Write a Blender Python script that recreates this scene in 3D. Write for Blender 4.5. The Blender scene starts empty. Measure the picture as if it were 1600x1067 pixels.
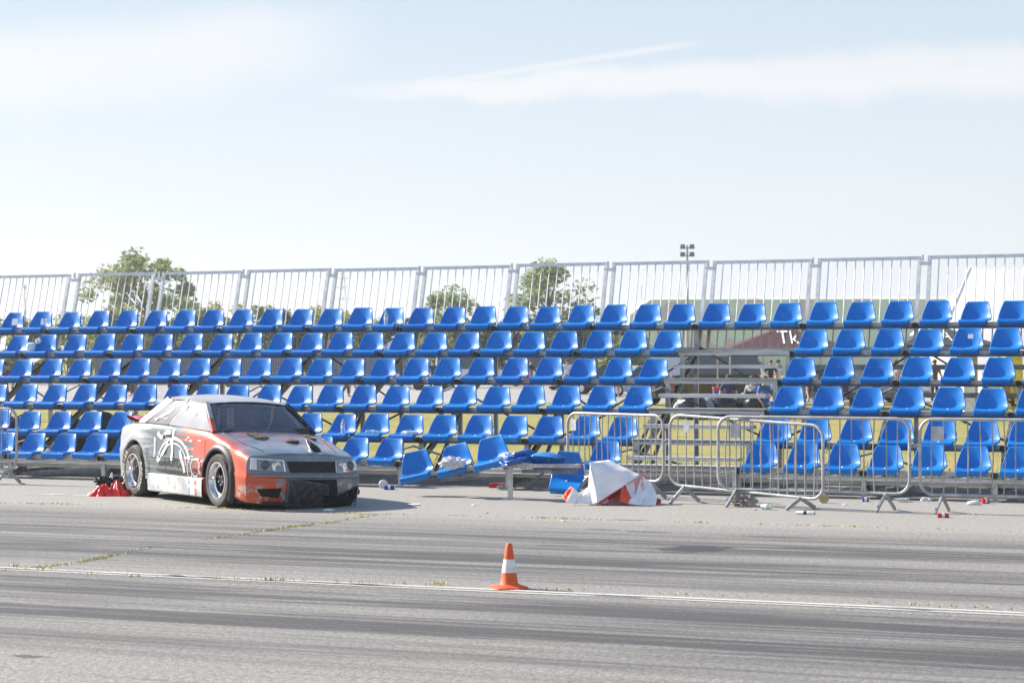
import bpy, bmesh, math, random
from mathutils import Vector, Matrix, noise as mnoise
R = math.radians
rnd = random.Random(7)
scene = bpy.context.scene
COL = scene.collection

# ------------------------------------------------------------------ camera, world, sun, exposure
FPX, HORY, H = 3190.0, 560.3, 1.815          # focal length in photo pixels, horizon row, eye height
cam_d = bpy.data.cameras.new('camera')
cam_d.sensor_width = 36.0
cam_d.lens = FPX / 1600 * 36
cam_d.shift_y = (HORY - 533.5) / 1600
cam_d.clip_end = 6000
cam_d.dof.use_dof = True
cam_d.dof.focus_distance = 23.0
cam_d.dof.aperture_fstop = 4.5
cam = bpy.data.objects.new('camera', cam_d)
COL.objects.link(cam)
cam.matrix_world = Matrix.Translation((0, 0, H)) @ Matrix.Rotation(R(90), 4, 'X') @ Matrix.Rotation(-0.0016, 4, 'Z')
scene.camera = cam

SUN_EL = R(33)
SUN_DIR = Vector((-0.89, 0.45, 0)).normalized() * math.cos(SUN_EL) + Vector((0, 0, math.sin(SUN_EL)))  # towards the sun
sun_d = bpy.data.lights.new('sun', 'SUN')
sun_d.energy = 4.2
sun_d.angle = R(0.6)
sun_d.color = (1.0, 0.93, 0.83)
sun = bpy.data.objects.new('sun', sun_d)
COL.objects.link(sun)
sun.rotation_euler = SUN_DIR.to_track_quat('Z', 'Y').to_euler()

scene.view_settings.view_transform = 'Standard'
scene.view_settings.look = 'None'
scene.view_settings.exposure = 1.28
scene.view_settings.gamma = 1.0
scene.cycles.max_bounces = 8
scene.cycles.transparent_max_bounces = 16
scene.cycles.use_denoising = True


class NT:
    """small helper for building node trees"""
    def __init__(self, nt):
        self.nt = nt
    def n(self, typ, **kw):
        nd = self.nt.nodes.new(typ)
        for k, v in kw.items():
            if k.startswith('i_'):
                key = k[2:]
                key = int(key) if key.isdigit() else key.replace('_', ' ')
                nd.inputs[key].default_value = v
            else:
                setattr(nd, k, v)
        return nd
    def l(self, a, b):
        self.nt.links.new(a, b)
    def put(self, sock, v):
        if isinstance(v, bpy.types.NodeSocket):
            self.l(v, sock)
        elif v is not None:
            sock.default_value = v
    def math(self, op, a, b=None, c=None, clamp=False):
        nd = self.n('ShaderNodeMath', operation=op, use_clamp=clamp)
        for i, v in enumerate((a, b, c)):
            self.put(nd.inputs[i], v)
        return nd.outputs[0]
    def mix(self, f, a, b):
        nd = self.n('ShaderNodeMix', data_type='RGBA')
        self.put(nd.inputs[0], f)
        self.put(nd.inputs[6], a if not isinstance(a, tuple) else (*a, 1)[:4])
        self.put(nd.inputs[7], b if not isinstance(b, tuple) else (*b, 1)[:4])
        return nd.outputs[2]
    def ramp(self, f, stops, interp='LINEAR'):
        nd = self.n('ShaderNodeValToRGB')
        nd.color_ramp.interpolation = interp
        el = nd.color_ramp.elements
        while len(el) < len(stops):
            el.new(0.5)
        for e, (p, c) in zip(el, stops):
            e.position = p
            e.color = (c, c, c, 1) if not isinstance(c, tuple) else (*c, 1)[:4]
        self.put(nd.inputs[0], f)
        return nd.outputs[0]
    def noise(self, vec, scale, detail=4, rough=.55, dist=0):
        nd = self.n('ShaderNodeTexNoise')
        nd.inputs['Scale'].default_value = scale
        nd.inputs['Detail'].default_value = detail
        nd.inputs['Roughness'].default_value = rough
        nd.inputs['Distortion'].default_value = dist
        if vec is not None:
            self.l(vec, nd.inputs['Vector'])
        return nd.outputs[0]
    def mapping(self, vec, loc=(0, 0, 0), rot=(0, 0, 0), scale=(1, 1, 1)):
        nd = self.n('ShaderNodeMapping')
        nd.inputs[1].default_value = loc
        nd.inputs[2].default_value = rot
        nd.inputs[3].default_value = scale
        self.l(vec, nd.inputs[0])
        return nd.outputs[0]
    def sstep(self, v, a, b):
        nd = self.n('ShaderNodeMapRange', interpolation_type='SMOOTHSTEP')
        self.put(nd.inputs[0], v)
        nd.inputs[1].default_value = a
        nd.inputs[2].default_value = b
        return nd.outputs[0]
    def xyz(self, vec):
        nd = self.n('ShaderNodeSeparateXYZ')
        self.l(vec, nd.inputs[0])
        return nd.outputs


world = bpy.data.worlds.new('World')
scene.world = world
world.use_nodes = True
w = NT(world.node_tree)
world.node_tree.nodes.clear()
sky = w.n('ShaderNodeTexSky', sky_type='NISHITA')
sky.sun_disc = False
sky.sun_elevation = SUN_EL
sky.sun_rotation = math.atan2(SUN_DIR.x, SUN_DIR.y)
sky.air_density = 1.0
sky.dust_density = 0.7
sky.ozone_density = 2.0
tc = w.n('ShaderNodeTexCoord')
dx, dy, dz = w.xyz(tc.outputs['Generated'])
dys = w.math('MAXIMUM', dy, 0.05)
u = w.math('DIVIDE', dx, dys)
v = w.math('DIVIDE', dz, dys)
cmb = w.n('ShaderNodeCombineXYZ')
w.l(u, cmb.inputs[0]); w.l(v, cmb.inputs[1])
warp = w.noise(cmb.outputs[0], 14, 5, .6)
vv = w.math('ADD', v, w.math('MULTIPLY', w.math('SUBTRACT', warp, .5), .028))
# long cirrus band rising to the right
mid = w.math('MULTIPLY_ADD', u, .035, .1325)
half = w.math('MULTIPLY_ADD', u, .030, .0060)
half = w.math('MAXIMUM', half, .0012)
d1 = w.math('DIVIDE', w.math('ABSOLUTE', w.math('SUBTRACT', vv, mid)), half)
b1 = w.math('SUBTRACT', 1, w.sstep(d1, .45, 1.5))
b1 = w.math('MULTIPLY', b1, w.sstep(u, -.12, -.02))
# broad patch at the left
mid2 = w.math('MULTIPLY_ADD', u, .10, .165)
d2 = w.math('DIVIDE', w.math('ABSOLUTE', w.math('SUBTRACT', vv, mid2)), .02)
b2 = w.math('SUBTRACT', 1, w.sstep(d2, .3, 1.5))
b2 = w.math('MULTIPLY', b2, w.math('SUBTRACT', 1, w.sstep(u, -.14, -.05)))
# thin contrail
mid3 = w.math('MULTIPLY_ADD', u, .155, .1405)
d3 = w.math('DIVIDE', w.math('ABSOLUTE', w.math('SUBTRACT', v, mid3)), .0022)
b3 = w.math('SUBTRACT', 1, w.sstep(d3, .2, 1.2))
b3 = w.math('MULTIPLY', b3, w.math('MULTIPLY', w.sstep(u, -.1, -.03), w.math('SUBTRACT', 1, w.sstep(u, .075, .1))))
st = w.noise(w.mapping(cmb.outputs[0], rot=(0, 0, R(-7)), scale=(5, 42, 1)), 1.0, 6, .62, .6)
wisp = w.sstep(st, .48, .8)
m = w.math('MAXIMUM', w.math('MAXIMUM', b1, w.math('MULTIPLY', b2, .9)), w.math('MULTIPLY', b3, .7))
m = w.math('MULTIPLY', m, w.math('MULTIPLY_ADD', st, .9, .55), clamp=True)
m = w.math('MAXIMUM', m, w.math('MULTIPLY', wisp, .22), clamp=True)
low = w.ramp(dz, [(0.0, (.955, .98, 1)), (.055, (.93, .97, 1)), (.10, (.86, .935, 1)), (.175, (.70, .845, .99))])
lowm = w.n('ShaderNodeVectorMath', operation='SCALE'); w.l(low, lowm.inputs[0]); lowm.inputs[3].default_value = 3.5
hz = w.math('SUBTRACT', 1, w.sstep(dz, .2, .5))
skyb = w.mix(w.math('MULTIPLY', hz, .94), sky.outputs[0], lowm.outputs[0])
skycol = w.mix(w.math('MULTIPLY', m, .85), skyb, (3.72, 3.76, 3.8))
bg = w.n('ShaderNodeBackground')
bg.inputs['Strength'].default_value = 0.10
w.l(skycol, bg.inputs['Color'])
wo = w.n('ShaderNodeOutputWorld')
w.l(bg.outputs[0], wo.inputs[0])

# ------------------------------------------------------------------ photo pixel -> place
def G(x, y):
    """point on the ground seen at photo pixel x, y"""
    Y = H * FPX / (y - HORY)
    return Vector(((x - 800) * Y / FPX, Y, 0))
def PY(x, y, Y):
    """point at distance Y seen at photo pixel x, y"""
    return Vector(((x - 800) * Y / FPX, Y, H - (y - HORY) * Y / FPX))

PHI = 0.385
UV = Vector((math.cos(PHI), -math.sin(PHI), 0))
NV = Vector((math.sin(PHI), math.cos(PHI), 0))
X0, Y0 = -8.401, 35.261
SD, SR = 0.704, 0.4105                       # step depth, step rise of the stand
PITCH = 0.55
def rowz(k):
    return 2.2706 - k * SR + (0.095 if k == 5 else 0)
def S(t, b, z=0.0):
    """stand coordinates: t along the rows, b backwards from the top row's front, z up"""
    return Vector((X0, Y0, z)) + UV * t + NV * b
def gcorr(t):
    c = [-1.396e-05, 7.0637e-4, -0.0115653, 0.0682792, -0.1037683]
    tt = min(max(t, -0.6), 17.5)
    return ((((c[0] * tt + c[1]) * tt + c[2]) * tt + c[3]) * tt + c[4])
def T(i):
    """left edge of seat i (counted along the top row)"""
    return PITCH * i + gcorr(PITCH * i)

# ------------------------------------------------------------------ objects
def tag(o, label=None, cat=None, group=None, kind=None):
    if label: o['label'] = label
    if cat: o['category'] = cat
    if group: o['group'] = group
    if kind: o['kind'] = kind
    return o
def empty(name, loc=(0, 0, 0), rz=0.0):
    o = bpy.data.objects.new(name, None)
    COL.objects.link(o)
    o.location = loc
    o.rotation_euler = (0, 0, rz)
    o.empty_display_size = .2
    return o

class MB:
    def __init__(self):
        self.v = []; self.f = []; self.m = []
    def face(self, pts, mi=0):
        b = len(self.v)
        self.v += [Vector(p) for p in pts]
        self.f.append(list(range(b, b + len(pts)))); self.m.append(mi)
    def grid(self, rows, mi=0, close_u=False, close_v=False):
        b = len(self.v); nr = len(rows); nc = len(rows[0])
        for r in rows: self.v += [Vector(p) for p in r]
        for i in range(nr if close_v else nr - 1):
            for j in range(nc if close_u else nc - 1):
                i2, j2 = (i + 1) % nr, (j + 1) % nc
                self.f.append([b + i * nc + j, b + i * nc + j2, b + i2 * nc + j2, b + i2 * nc + j]); self.m.append(mi)
        return b
    def box(self, c, s, rot=None, mi=0):
        c = Vector(c); hx, hy, hz = s[0] / 2, s[1] / 2, s[2] / 2
        b = len(self.v)
        for z in (-hz, hz):
            for x, y in ((-hx, -hy), (hx, -hy), (hx, hy), (-hx, hy)):
                p = Vector((x, y, z))
                if rot is not None: p = rot @ p
                self.v.append(c + p)
        for q in ((3, 2, 1, 0), (4, 5, 6, 7), (0, 1, 5, 4), (1, 2, 6, 5), (2, 3, 7, 6), (3, 0, 4, 7)):
            self.f.append([b + i for i in q]); self.m.append(mi)
    def bar(self, p0, p1, wd, ht, up=(0, 0, 1), mi=0):
        p0, p1 = Vector(p0), Vector(p1)
        d = (p1 - p0).normalized(); upv = Vector(up)
        if abs(d.dot(upv)) > .98: upv = Vector((0, 1, 0)) if abs(d.y) < .9 else Vector((1, 0, 0))
        s = d.cross(upv).normalized() * wd / 2
        t = s.cross(d).normalized() * ht / 2
        b = len(self.v)
        for p in (p0, p1):
            self.v += [p - s - t, p + s - t, p + s + t, p - s + t]
        for q in ((0, 1, 2, 3), (7, 6, 5, 4), (0, 4, 5, 1), (1, 5, 6, 2), (2, 6, 7, 3), (3, 7, 4, 0)):
            self.f.append([b + i for i in q]); self.m.append(mi)
    def tube(self, path, r, n=8, mi=0, closed=False, cap=True):
        path = [Vector(p) for p in path]; N = len(path)
        rs = r if isinstance(r, (list, tuple)) else [r] * N
        up = None; rows = []
        for i, p in enumerate(path):
            if closed: d = path[(i + 1) % N] - path[i - 1]
            elif i == 0: d = path[1] - p
            elif i == N - 1: d = p - path[-2]
            else: d = (path[i + 1] - p).normalized() + (p - path[i - 1]).normalized()
            d.normalize()
            if up is None:
                up = Vector((0, 0, 1)) if abs(d.z) < .9 else Vector((1, 0, 0))
            s = d.cross(up).normalized(); up = s.cross(d).normalized()
            rows.append([p + (s * math.cos(2 * math.pi * k / n) + up * math.sin(2 * math.pi * k / n)) * rs[i] for k in range(n)])
        b = self.grid(rows, mi, close_u=True, close_v=closed)
        if cap and not closed:
            self.f.append([b + k for k in range(n)][::-1]); self.m.append(mi)
            e = b + (N - 1) * n
            self.f.append([e + k for k in range(n)]); self.m.append(mi)
    def lathe(self, prof, n=24, c=(0, 0, 0), axis='z', mi=0, rot=None):
        c = Vector(c); rows = []
        for r, z in prof:
            row = []
            for k in range(n):
                a = 2 * math.pi * k / n
                p = Vector((r * math.cos(a), r * math.sin(a), z))
                if axis == 'y': p = Vector((p.x, p.z, p.y))
                elif axis == 'x': p = Vector((p.z, p.x, p.y))
                if rot is not None: p = rot @ p
                row.append(c + p)
            rows.append(row)
        self.grid(rows, mi, close_u=True)
    def mesh(self, name, mats, smooth=True, angle=40):
        me = bpy.data.meshes.new(name)
        me.from_pydata([tuple(p) for p in self.v], [], self.f)
        bm = bmesh.new(); bm.from_mesh(me)
        for f, mi in zip(bm.faces, self.m): f.material_index = mi
        bmesh.ops.remove_doubles(bm, verts=bm.verts, dist=1e-5)
        bmesh.ops.recalc_face_normals(bm, faces=bm.faces)
        for f in bm.faces: f.smooth = smooth
        bm.to_mesh(me); bm.free()
        for m_ in (mats if isinstance(mats, (list, tuple)) else [mats]): me.materials.append(m_)
        if smooth: me.set_sharp_from_angle(angle=R(angle))
        me.update()
        return me
    def build(self, name, mats, parent=None, smooth=True, angle=40, loc=None, rz=0.0):
        o = bpy.data.objects.new(name, self.mesh(name, mats, smooth, angle))
        COL.objects.link(o)
        if parent is not None: o.parent = parent
        if loc is not None: o.location = loc
        if rz: o.rotation_euler = (0, 0, rz)
        return o

def copy_tree(o, parent=None):
    c = o.copy(); COL.objects.link(c)
    c.parent = parent
    for ch in list(o.children): copy_tree(ch, c)
    return c

def text_mb(s, size, mi=0):
    """the outlines of a word as a flat mesh in the xy plane, its centre at 0"""
    cu = bpy.data.curves.new('word', 'FONT'); cu.body = s; cu.size = size; cu.align_x = 'CENTER'; cu.align_y = 'CENTER'
    cu.resolution_u = 3
    o = bpy.data.objects.new('word', cu); COL.objects.link(o)
    dg = bpy.context.evaluated_depsgraph_get(); dg.update()
    me = bpy.data.meshes.new_from_object(o.evaluated_get(dg))
    mb = MB(); mb.v = [v.co.copy() for v in me.vertices]; mb.f = [list(p.vertices) for p in me.polygons]; mb.m = [mi] * len(mb.f)
    bpy.data.objects.remove(o); bpy.data.curves.remove(cu); bpy.data.meshes.remove(me)
    return mb

def lump(c, sx, sy, sz, seed, amp=.25, freq=3.0, n=28, m_=18, flat=True):
    mb = MB(); rows = []
    for j in range(m_ + 1):
        th = math.pi * j / m_; row = []
        for i in range(n):
            ph = 2 * math.pi * i / n
            d = Vector((math.sin(th) * math.cos(ph), math.sin(th) * math.sin(ph), math.cos(th)))
            q = d * freq + Vector((seed, seed * 1.3, 0))
            k = 1 + amp * (mnoise.noise(q) + .6 * (1 - 2 * abs(mnoise.noise(q * 2.1))) - .3)
            p = Vector((d.x * sx * k, d.y * sy * k, d.z * sz * k + (sz * .8 if flat else 0)))
            if flat: p.z = max(p.z, .002 * (1 + d.x))
            row.append(p)
        rows.append(row)
    mb.grid(rows, close_u=True)
    return mb

# ------------------------------------------------------------------ materials
def pm(name, col, rough=.5, metal=0.0, var=.12, scale=6.0, bump=0.0, bscale=None, coat=0.0, alpha=1.0, col2=None, spec=.5, trans=0.0, stretch=(1, 1, 1), bdist=.01):
    """painted / worn surface: base colour broken up by noise, varying roughness, optional bump"""
    m_ = bpy.data.materials.new(name); m_.use_nodes = True
    nt = NT(m_.node_tree); bs = m_.node_tree.nodes['Principled BSDF']
    tcn = nt.n('ShaderNodeTexCoord')
    vec = nt.mapping(tcn.outputs['Object'], scale=stretch)
    n1 = nt.noise(vec, scale, 6, .6)
    c2 = col2 if col2 else tuple(c * (1 - 2.2 * var) for c in col)
    c1 = tuple(min(1, c * (1 + var)) for c in col)
    nt.l(nt.mix(nt.sstep(n1, .3, .7), c2, c1), bs.inputs['Base Color'])
    nt.l(nt.math('MULTIPLY_ADD', n1, .25 * rough, rough * .88, clamp=True), bs.inputs['Roughness'])
    bs.inputs['Metallic'].default_value = metal
    bs.inputs['Coat Weight'].default_value = coat
    bs.inputs['Coat Roughness'].default_value = .08
    bs.inputs['Specular IOR Level'].default_value = spec
    bs.inputs['Transmission Weight'].default_value = trans
    bs.inputs['Alpha'].default_value = alpha
    if bump:
        bn = nt.n('ShaderNodeBump'); bn.inputs['Strength'].default_value = bump; bn.inputs['Distance'].default_value = bdist
        nt.l(nt.noise(vec, bscale or scale * 4, 5, .6), bn.inputs['Height'])
        nt.l(bn.outputs[0], bs.inputs['Normal'])
    return m_

M = {}
M['galv'] = pm('galvanised_steel', (.56, .545, .52), .5, .35, .14, 9, .15, 60)
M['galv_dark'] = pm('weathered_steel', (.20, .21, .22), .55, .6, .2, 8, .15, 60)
M['galv_white'] = pm('bright_galvanised', (.82, .81, .79), .6, .1, .08, 9)
M['alu'] = pm('aluminium_plank', (.55, .54, .52), .5, .25, .14, 5, .1, 50, stretch=(.4, 3, 3))
M['black_plastic'] = pm('black_plastic', (.018, .018, .02), .5, 0, .25, 12)
M['black_rubber'] = pm('black_rubber', (.022, .021, .021), .75, 0, .3, 14, .1, 90)
M['white'] = pm('white_plastic', (.78, .78, .77), .4, 0, .05, 8)
M['paper'] = pm('white_paper', (.82, .82, .80), .7, 0, .05, 9)
M['clear'] = pm('clear_bottle', (.75, .82, .88), .12, 0, .05, 20, trans=.55)
M['red'] = pm('red_plastic', (.62, .03, .03), .4, 0, .12, 9)
M['blue'] = pm('blue_label', (.02, .06, .35), .35, 0, .12, 9)

# ------------------------------------------------------------------ ground, road, field
def mat_asphalt():
    m_ = bpy.data.materials.new('worn_asphalt'); m_.use_nodes = True
    nt = NT(m_.node_tree); bs = m_.node_tree.nodes['Principled BSDF']
    tcn = nt.n('ShaderNodeTexCoord'); ob = tcn.outputs['Object']
    x, y, z = nt.xyz(ob)
    big = nt.noise(nt.mapping(ob, scale=(.25, .7, 1)), 1.0, 5, .6)
    fine = nt.math('ADD', nt.math('MULTIPLY', nt.noise(ob, 85, 3, .8), .65), nt.math('MULTIPLY', nt.noise(ob, 24, 4, .7), .35))
    mid_ = nt.noise(ob, 9, 4, .6)
    base = nt.mix(big, (.21, .194, .168), (.30, .279, .245))
    base = nt.mix(nt.sstep(fine, .40, .60), nt.mix(.75, base, (.04, .04, .04)), nt.mix(.42, base, (.58, .55, .50)))
    # rubber laid down along the lanes
    def lane(c, s):
        d = nt.math('DIVIDE', nt.math('SUBTRACT', y, c), s)
        return nt.math('POWER', 2.718, nt.math('MULTIPLY', nt.math('MULTIPLY', d, d), -1))
    yw = nt.math('ADD', y, nt.math('MULTIPLY', nt.math('SUBTRACT', nt.noise(nt.mapping(ob, scale=(.05, .3, 1)), 1, 3), .5), .9))
    def lane2(c, s):
        d = nt.math('DIVIDE', nt.math('SUBTRACT', yw, c), s)
        return nt.math('POWER', 2.718, nt.math('MULTIPLY', nt.math('MULTIPLY', d, d), -1))
    tracks = None
    for c, s, a in ((-9.6, .7, .55), (-10.9, .75, .9), (-12.6, .9, 1.0), (-13.7, .4, .6), (-15.75, .75, 1.0), (-17.1, .7, 1.0), (-18.3, .5, .55)):
        v_ = nt.math('MULTIPLY', lane2(c, s), a)
        tracks = v_ if tracks is None else nt.math('MAXIMUM', tracks, v_)
    s1 = nt.noise(nt.mapping(ob, scale=(.13, 2.2, 1)), 1.0, 7, .68)
    s2 = nt.noise(nt.mapping(ob, rot=(0, 0, R(.6)), scale=(.16, 11.0, 1)), 1.0, 7, .75)
    st_ = nt.math('MULTIPLY', tracks, nt.math('MULTIPLY_ADD', nt.sstep(s1, .36, .58), .95, .1))
    st_ = nt.math('MULTIPLY', st_, nt.math('MULTIPLY_ADD', nt.sstep(s2, .38, .56), .75, .3))
    thin = nt.math('MULTIPLY', nt.sstep(s2, .55, .68), nt.math('MULTIPLY', nt.sstep(y, -30, -26), nt.math('SUBTRACT', 1, nt.sstep(y, -9.3, -8.4))))
    st_ = nt.math('MAXIMUM', st_, nt.math('MULTIPLY', thin, .55))
    s3 = nt.noise(nt.mapping(ob, loc=(5, 2, 0), rot=(0, 0, R(-1.6)), scale=(.035, 15, 1)), 1.0, 3, .6)
    s4 = nt.noise(nt.mapping(ob, loc=(1, 7, 0), rot=(0, 0, R(2.4)), scale=(.05, 11, 1)), 1.0, 3, .6)
    cross = nt.math('MULTIPLY', nt.math('MAXIMUM', nt.sstep(s3, .66, .72), nt.sstep(s4, .68, .74)), nt.math('SUBTRACT', 1, nt.sstep(y, -9.0, -8.2)))
    st_ = nt.math('MAXIMUM', st_, nt.math('MULTIPLY', cross, .55))
    st_ = nt.math('MULTIPLY', st_, nt.math('MULTIPLY_ADD', fine, .9, .55), clamp=True)
    col = nt.mix(nt.math('MULTIPLY', nt.math('MULTIPLY', st_, 1.5, clamp=True), .83), base, (.034, .035, .039))
    # the apron by the stand is paler
    ap = nt.sstep(y, -8.6, -7.9)
    col = nt.mix(nt.math('MULTIPLY', ap, .3), col, (.40, .372, .335))
    # a few oily patches, at places of their own
    for (px_, py_), (lx, ly), a in STAINS:
        p = G(px_, py_); rel = p - Vector((X0, Y0, 0)); t_, b_ = rel.dot(UV), rel.dot(NV)
        ddx = nt.math('DIVIDE', nt.math('SUBTRACT', x, t_), lx); ddy = nt.math('DIVIDE', nt.math('SUBTRACT', y, b_), ly)
        dd = nt.math('SQRT', nt.math('ADD', nt.math('MULTIPLY', ddx, ddx), nt.math('MULTIPLY', ddy, ddy)))
        dd = nt.math('ADD', dd, nt.math('MULTIPLY', nt.math('SUBTRACT', mid_, .5), 1.6))
        dd = nt.math('ADD', dd, nt.math('MULTIPLY', nt.math('SUBTRACT', s2, .5), 1.8))
        col = nt.mix(nt.math('MULTIPLY', nt.math('SUBTRACT', 1, nt.sstep(dd, .7, .95)), a), col, (.035, .036, .04))
    nt.l(col, bs.inputs['Base Color'])
    nt.l(nt.math('MULTIPLY_ADD', fine, .2, .72), bs.inputs['Roughness'])
    bs.inputs['Specular IOR Level'].default_value = .3
    bn = nt.n('ShaderNodeBump'); bn.inputs['Strength'].default_value = .35; bn.inputs['Distance'].default_value = .006
    nt.l(nt.math('ADD', fine, nt.math('MULTIPLY', mid_, .5)), bn.inputs['Height'])
    nt.l(bn.outputs[0], bs.inputs['Normal'])
    return m_
STAINS = [((1083, 859), (.36, .42), .85), ((1010, 832), (.30, .10), .6), ((940, 828), (.22, .1), .5), ((1215, 840), (.4, .07), .6), ((1250, 857), (.25, .09), .5),
          ((985, 813), (.25, .1), .6), ((45, 1025), (.16, .06), .75), ((600, 985), (.12, .05), .6), ((870, 853), (.25, .12), .4), ((1120, 857), (.25, .12), .6)]

def mat_field():
    m_ = bpy.data.materials.new('dry_grass_ground'); m_.use_nodes = True
    nt = NT(m_.node_tree); bs = m_.node_tree.nodes['Principled BSDF']
    tcn = nt.n('ShaderNodeTexCoord'); ob = tcn.outputs['Object']
    a = nt.noise(ob, .22, 5, .6); b = nt.noise(ob, 1.6, 5, .65); c = nt.noise(ob, 9, 4, .7)
    col = nt.mix(nt.sstep(a, .35, .65), (.36, .29, .115), (.25, .255, .075))
    col = nt.mix(nt.math('MULTIPLY', nt.sstep(b, .5, .75), .6), col, (.45, .36, .17))
    col = nt.mix(nt.math('MULTIPLY', nt.sstep(c, .45, .8), .4), col, (.13, .15, .04))
    nt.l(col, bs.inputs['Base Color']); bs.inputs['Roughness'].default_value = .95; bs.inputs['Specular IOR Level'].default_value = .1
    bn = nt.n('ShaderNodeBump'); bn.inputs['Strength'].default_value = .9; bn.inputs['Distance'].default_value = .06
    nt.l(nt.math('ADD', b, c), bn.inputs['Height']); nt.l(bn.outputs[0], bs.inputs['Normal'])
    return m_

g = MB(); g.face([(-3500, -400, 0), (3500, -400, 0), (3500, 5000, 0), (-3500, 5000, 0)])
tag(g.build('ground', mat_field(), smooth=False), kind='structure')

def stand_obj(mb, name, mats, z=0.0, **kw):
    """mesh given in stand coordinates (t, b, z)"""
    return mb.build(name, mats, loc=(X0, Y0, z), rz=-PHI, **kw)

rd = MB(); N_ = 400
rows = [[], []]
for i in range(N_ + 1):
    t = -90 + 200 * i / N_
    e = .25 + .16 * mnoise.noise(Vector((t * 1.3, 3, 0))) + .10 * mnoise.noise(Vector((t * 5, 9, 0)))
    rows[0].append((t, -110, 0)); rows[1].append((t, e, 0))
rd.grid(rows)
tag(stand_obj(rd, 'road', mat_asphalt(), .004, smooth=False), kind='structure')

# far car park beyond the field
M['far_asphalt'] = pm('far_asphalt', (.33, .31, .285), .85, 0, .12, .3, stretch=(.3, 1, 1))
cp = MB(); rows = [[], []]
for i in range(121):
    X = -180 + 360 * i / 120
    rows[0].append((X, 84 + 1.5 * mnoise.noise(Vector((X * .15, 0, 0))) - X * .12, 0)); rows[1].append((X, 168 - X * .1, 0))
cp.grid(rows)
tag(cp.build('car_park', M['far_asphalt'], smooth=False, loc=(0, 0, .004)), kind='structure')

# the worn white edge line: two thin stripes with a crack between
def mat_line():
    m_ = bpy.data.materials.new('worn_white_paint'); m_.use_nodes = True
    nt = NT(m_.node_tree); bs = m_.node_tree.nodes['Principled BSDF']
    tcn = nt.n('ShaderNodeTexCoord'); ob = tcn.outputs['Object']
    n1 = nt.noise(nt.mapping(ob, scale=(1, 6, 1)), 2.2, 6, .7); n2 = nt.noise(ob, 35, 4, .7)
    wear = nt.math('ADD', nt.math('MULTIPLY', n1, .75), nt.math('MULTIPLY', n2, .5))
    nt.l(nt.mix(n2, (.46, .44, .40), (.74, .72, .67)), bs.inputs['Base Color'])
    bs.inputs['Roughness'].default_value = .7
    nt.l(nt.math('SUBTRACT', 1, nt.sstep(wear, .60, .80)), bs.inputs['Alpha'])
    return m_
BL = -14.80
M['line'] = mat_line()
for off, wd in ((.07, .075), (-.065, .05)):
    ln = MB(); rows = [[], []]
    for i in range(301):
        t = -40 + 80 * i / 300
        wv = .02 * mnoise.noise(Vector((t * .8, off * 50, 1)))
        rows[0].append((t, BL + off - wd / 2 + wv, 0)); rows[1].append((t, BL + off + wd / 2 + wv * .8, 0))
    ln.grid(rows)
    tag(stand_obj(ln, 'edge_line', M['line'], .008, smooth=False), kind='structure')
M['crack'] = pm('crack_dirt', (.035, .03, .025), .95, 0, .3, 20)
ck = MB()
t = -14.0
while t < 26:
    if rnd.random() < .6:
        n_ = rnd.randint(4, 12); pts = []
        b_ = BL + rnd.uniform(-.05, .05)
        for k in range(n_ + 1):
            pts.append((t + k * .12, b_ + .05 * mnoise.noise(Vector((t + k * .12, 7.7, 2))) + rnd.uniform(-.012, .012)))
        rows = [[], []]
        for k, (a, b) in enumerate(pts):
            wv = rnd.uniform(.006, .022) * (1 if 0 < k < n_ else .1)
            rows[0].append((a, b - wv, 0)); rows[1].append((a, b + wv, 0))
        ck.grid(rows); t += n_ * .12
    t += rnd.uniform(.1, .8)
tag(stand_obj(ck, 'road_crack', M['crack'], .012, smooth=False), kind='structure')
# pale spill on the apron left of the red bag
M['spill'] = pm('pale_spill', (.62, .58, .50), .8, 0, .1, 9)
sp = MB()
for (xa, xb, yy, ww) in ((37, 52, 772.3, .04), (58, 108, 772, .07), (112, 140, 773, .08)):
    a, b = G(xa, yy), G(xb, yy); rows = [[], []]
    for k in range(13):
        p = a.lerp(b, k / 12); q = ww * math.sin(math.pi * (k + .4) / 12.8) * rnd.uniform(.6, 1.2)
        rows[0].append(p + Vector((0, -q, 0))); rows[1].append(p + Vector((0, q, 0)))
    sp.grid(rows)
tag(sp.build('spilled_sand', M['spill'], smooth=False, loc=(0, 0, .008)), kind='structure')

# grass growing out of the seams
M['seam_grass'] = pm('seam_grass', (.56, .47, .18), .9, 0, .2, 3, col2=(.40, .38, .13), spec=.1)
sg = MB()
def blades(p, n, spread, hmax, flat=.6):
    for _ in range(n):
        q = p + Vector((rnd.gauss(0, spread), rnd.gauss(0, spread), .004))
        a = rnd.uniform(0, 6.283); h_ = hmax * rnd.uniform(.35, 1); wd = rnd.uniform(.003, .007)
        d = Vector((math.cos(a), math.sin(a), 0)); s_ = Vector((-d.y, d.x, 0)) * wd
        tip = q + d * h_ * rnd.uniform(.2, flat) + Vector((0, 0, h_))
        mid_ = q.lerp(tip, .55) + Vector((0, 0, h_ * .12))
        b = len(sg.v); sg.v += [q - s_, q + s_, mid_ + s_ * .8, mid_ - s_ * .8, tip]
        sg.f += [[b, b + 1, b + 2, b + 3], [b + 3, b + 2, b + 4]]; sg.m += [0, 0]
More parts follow.
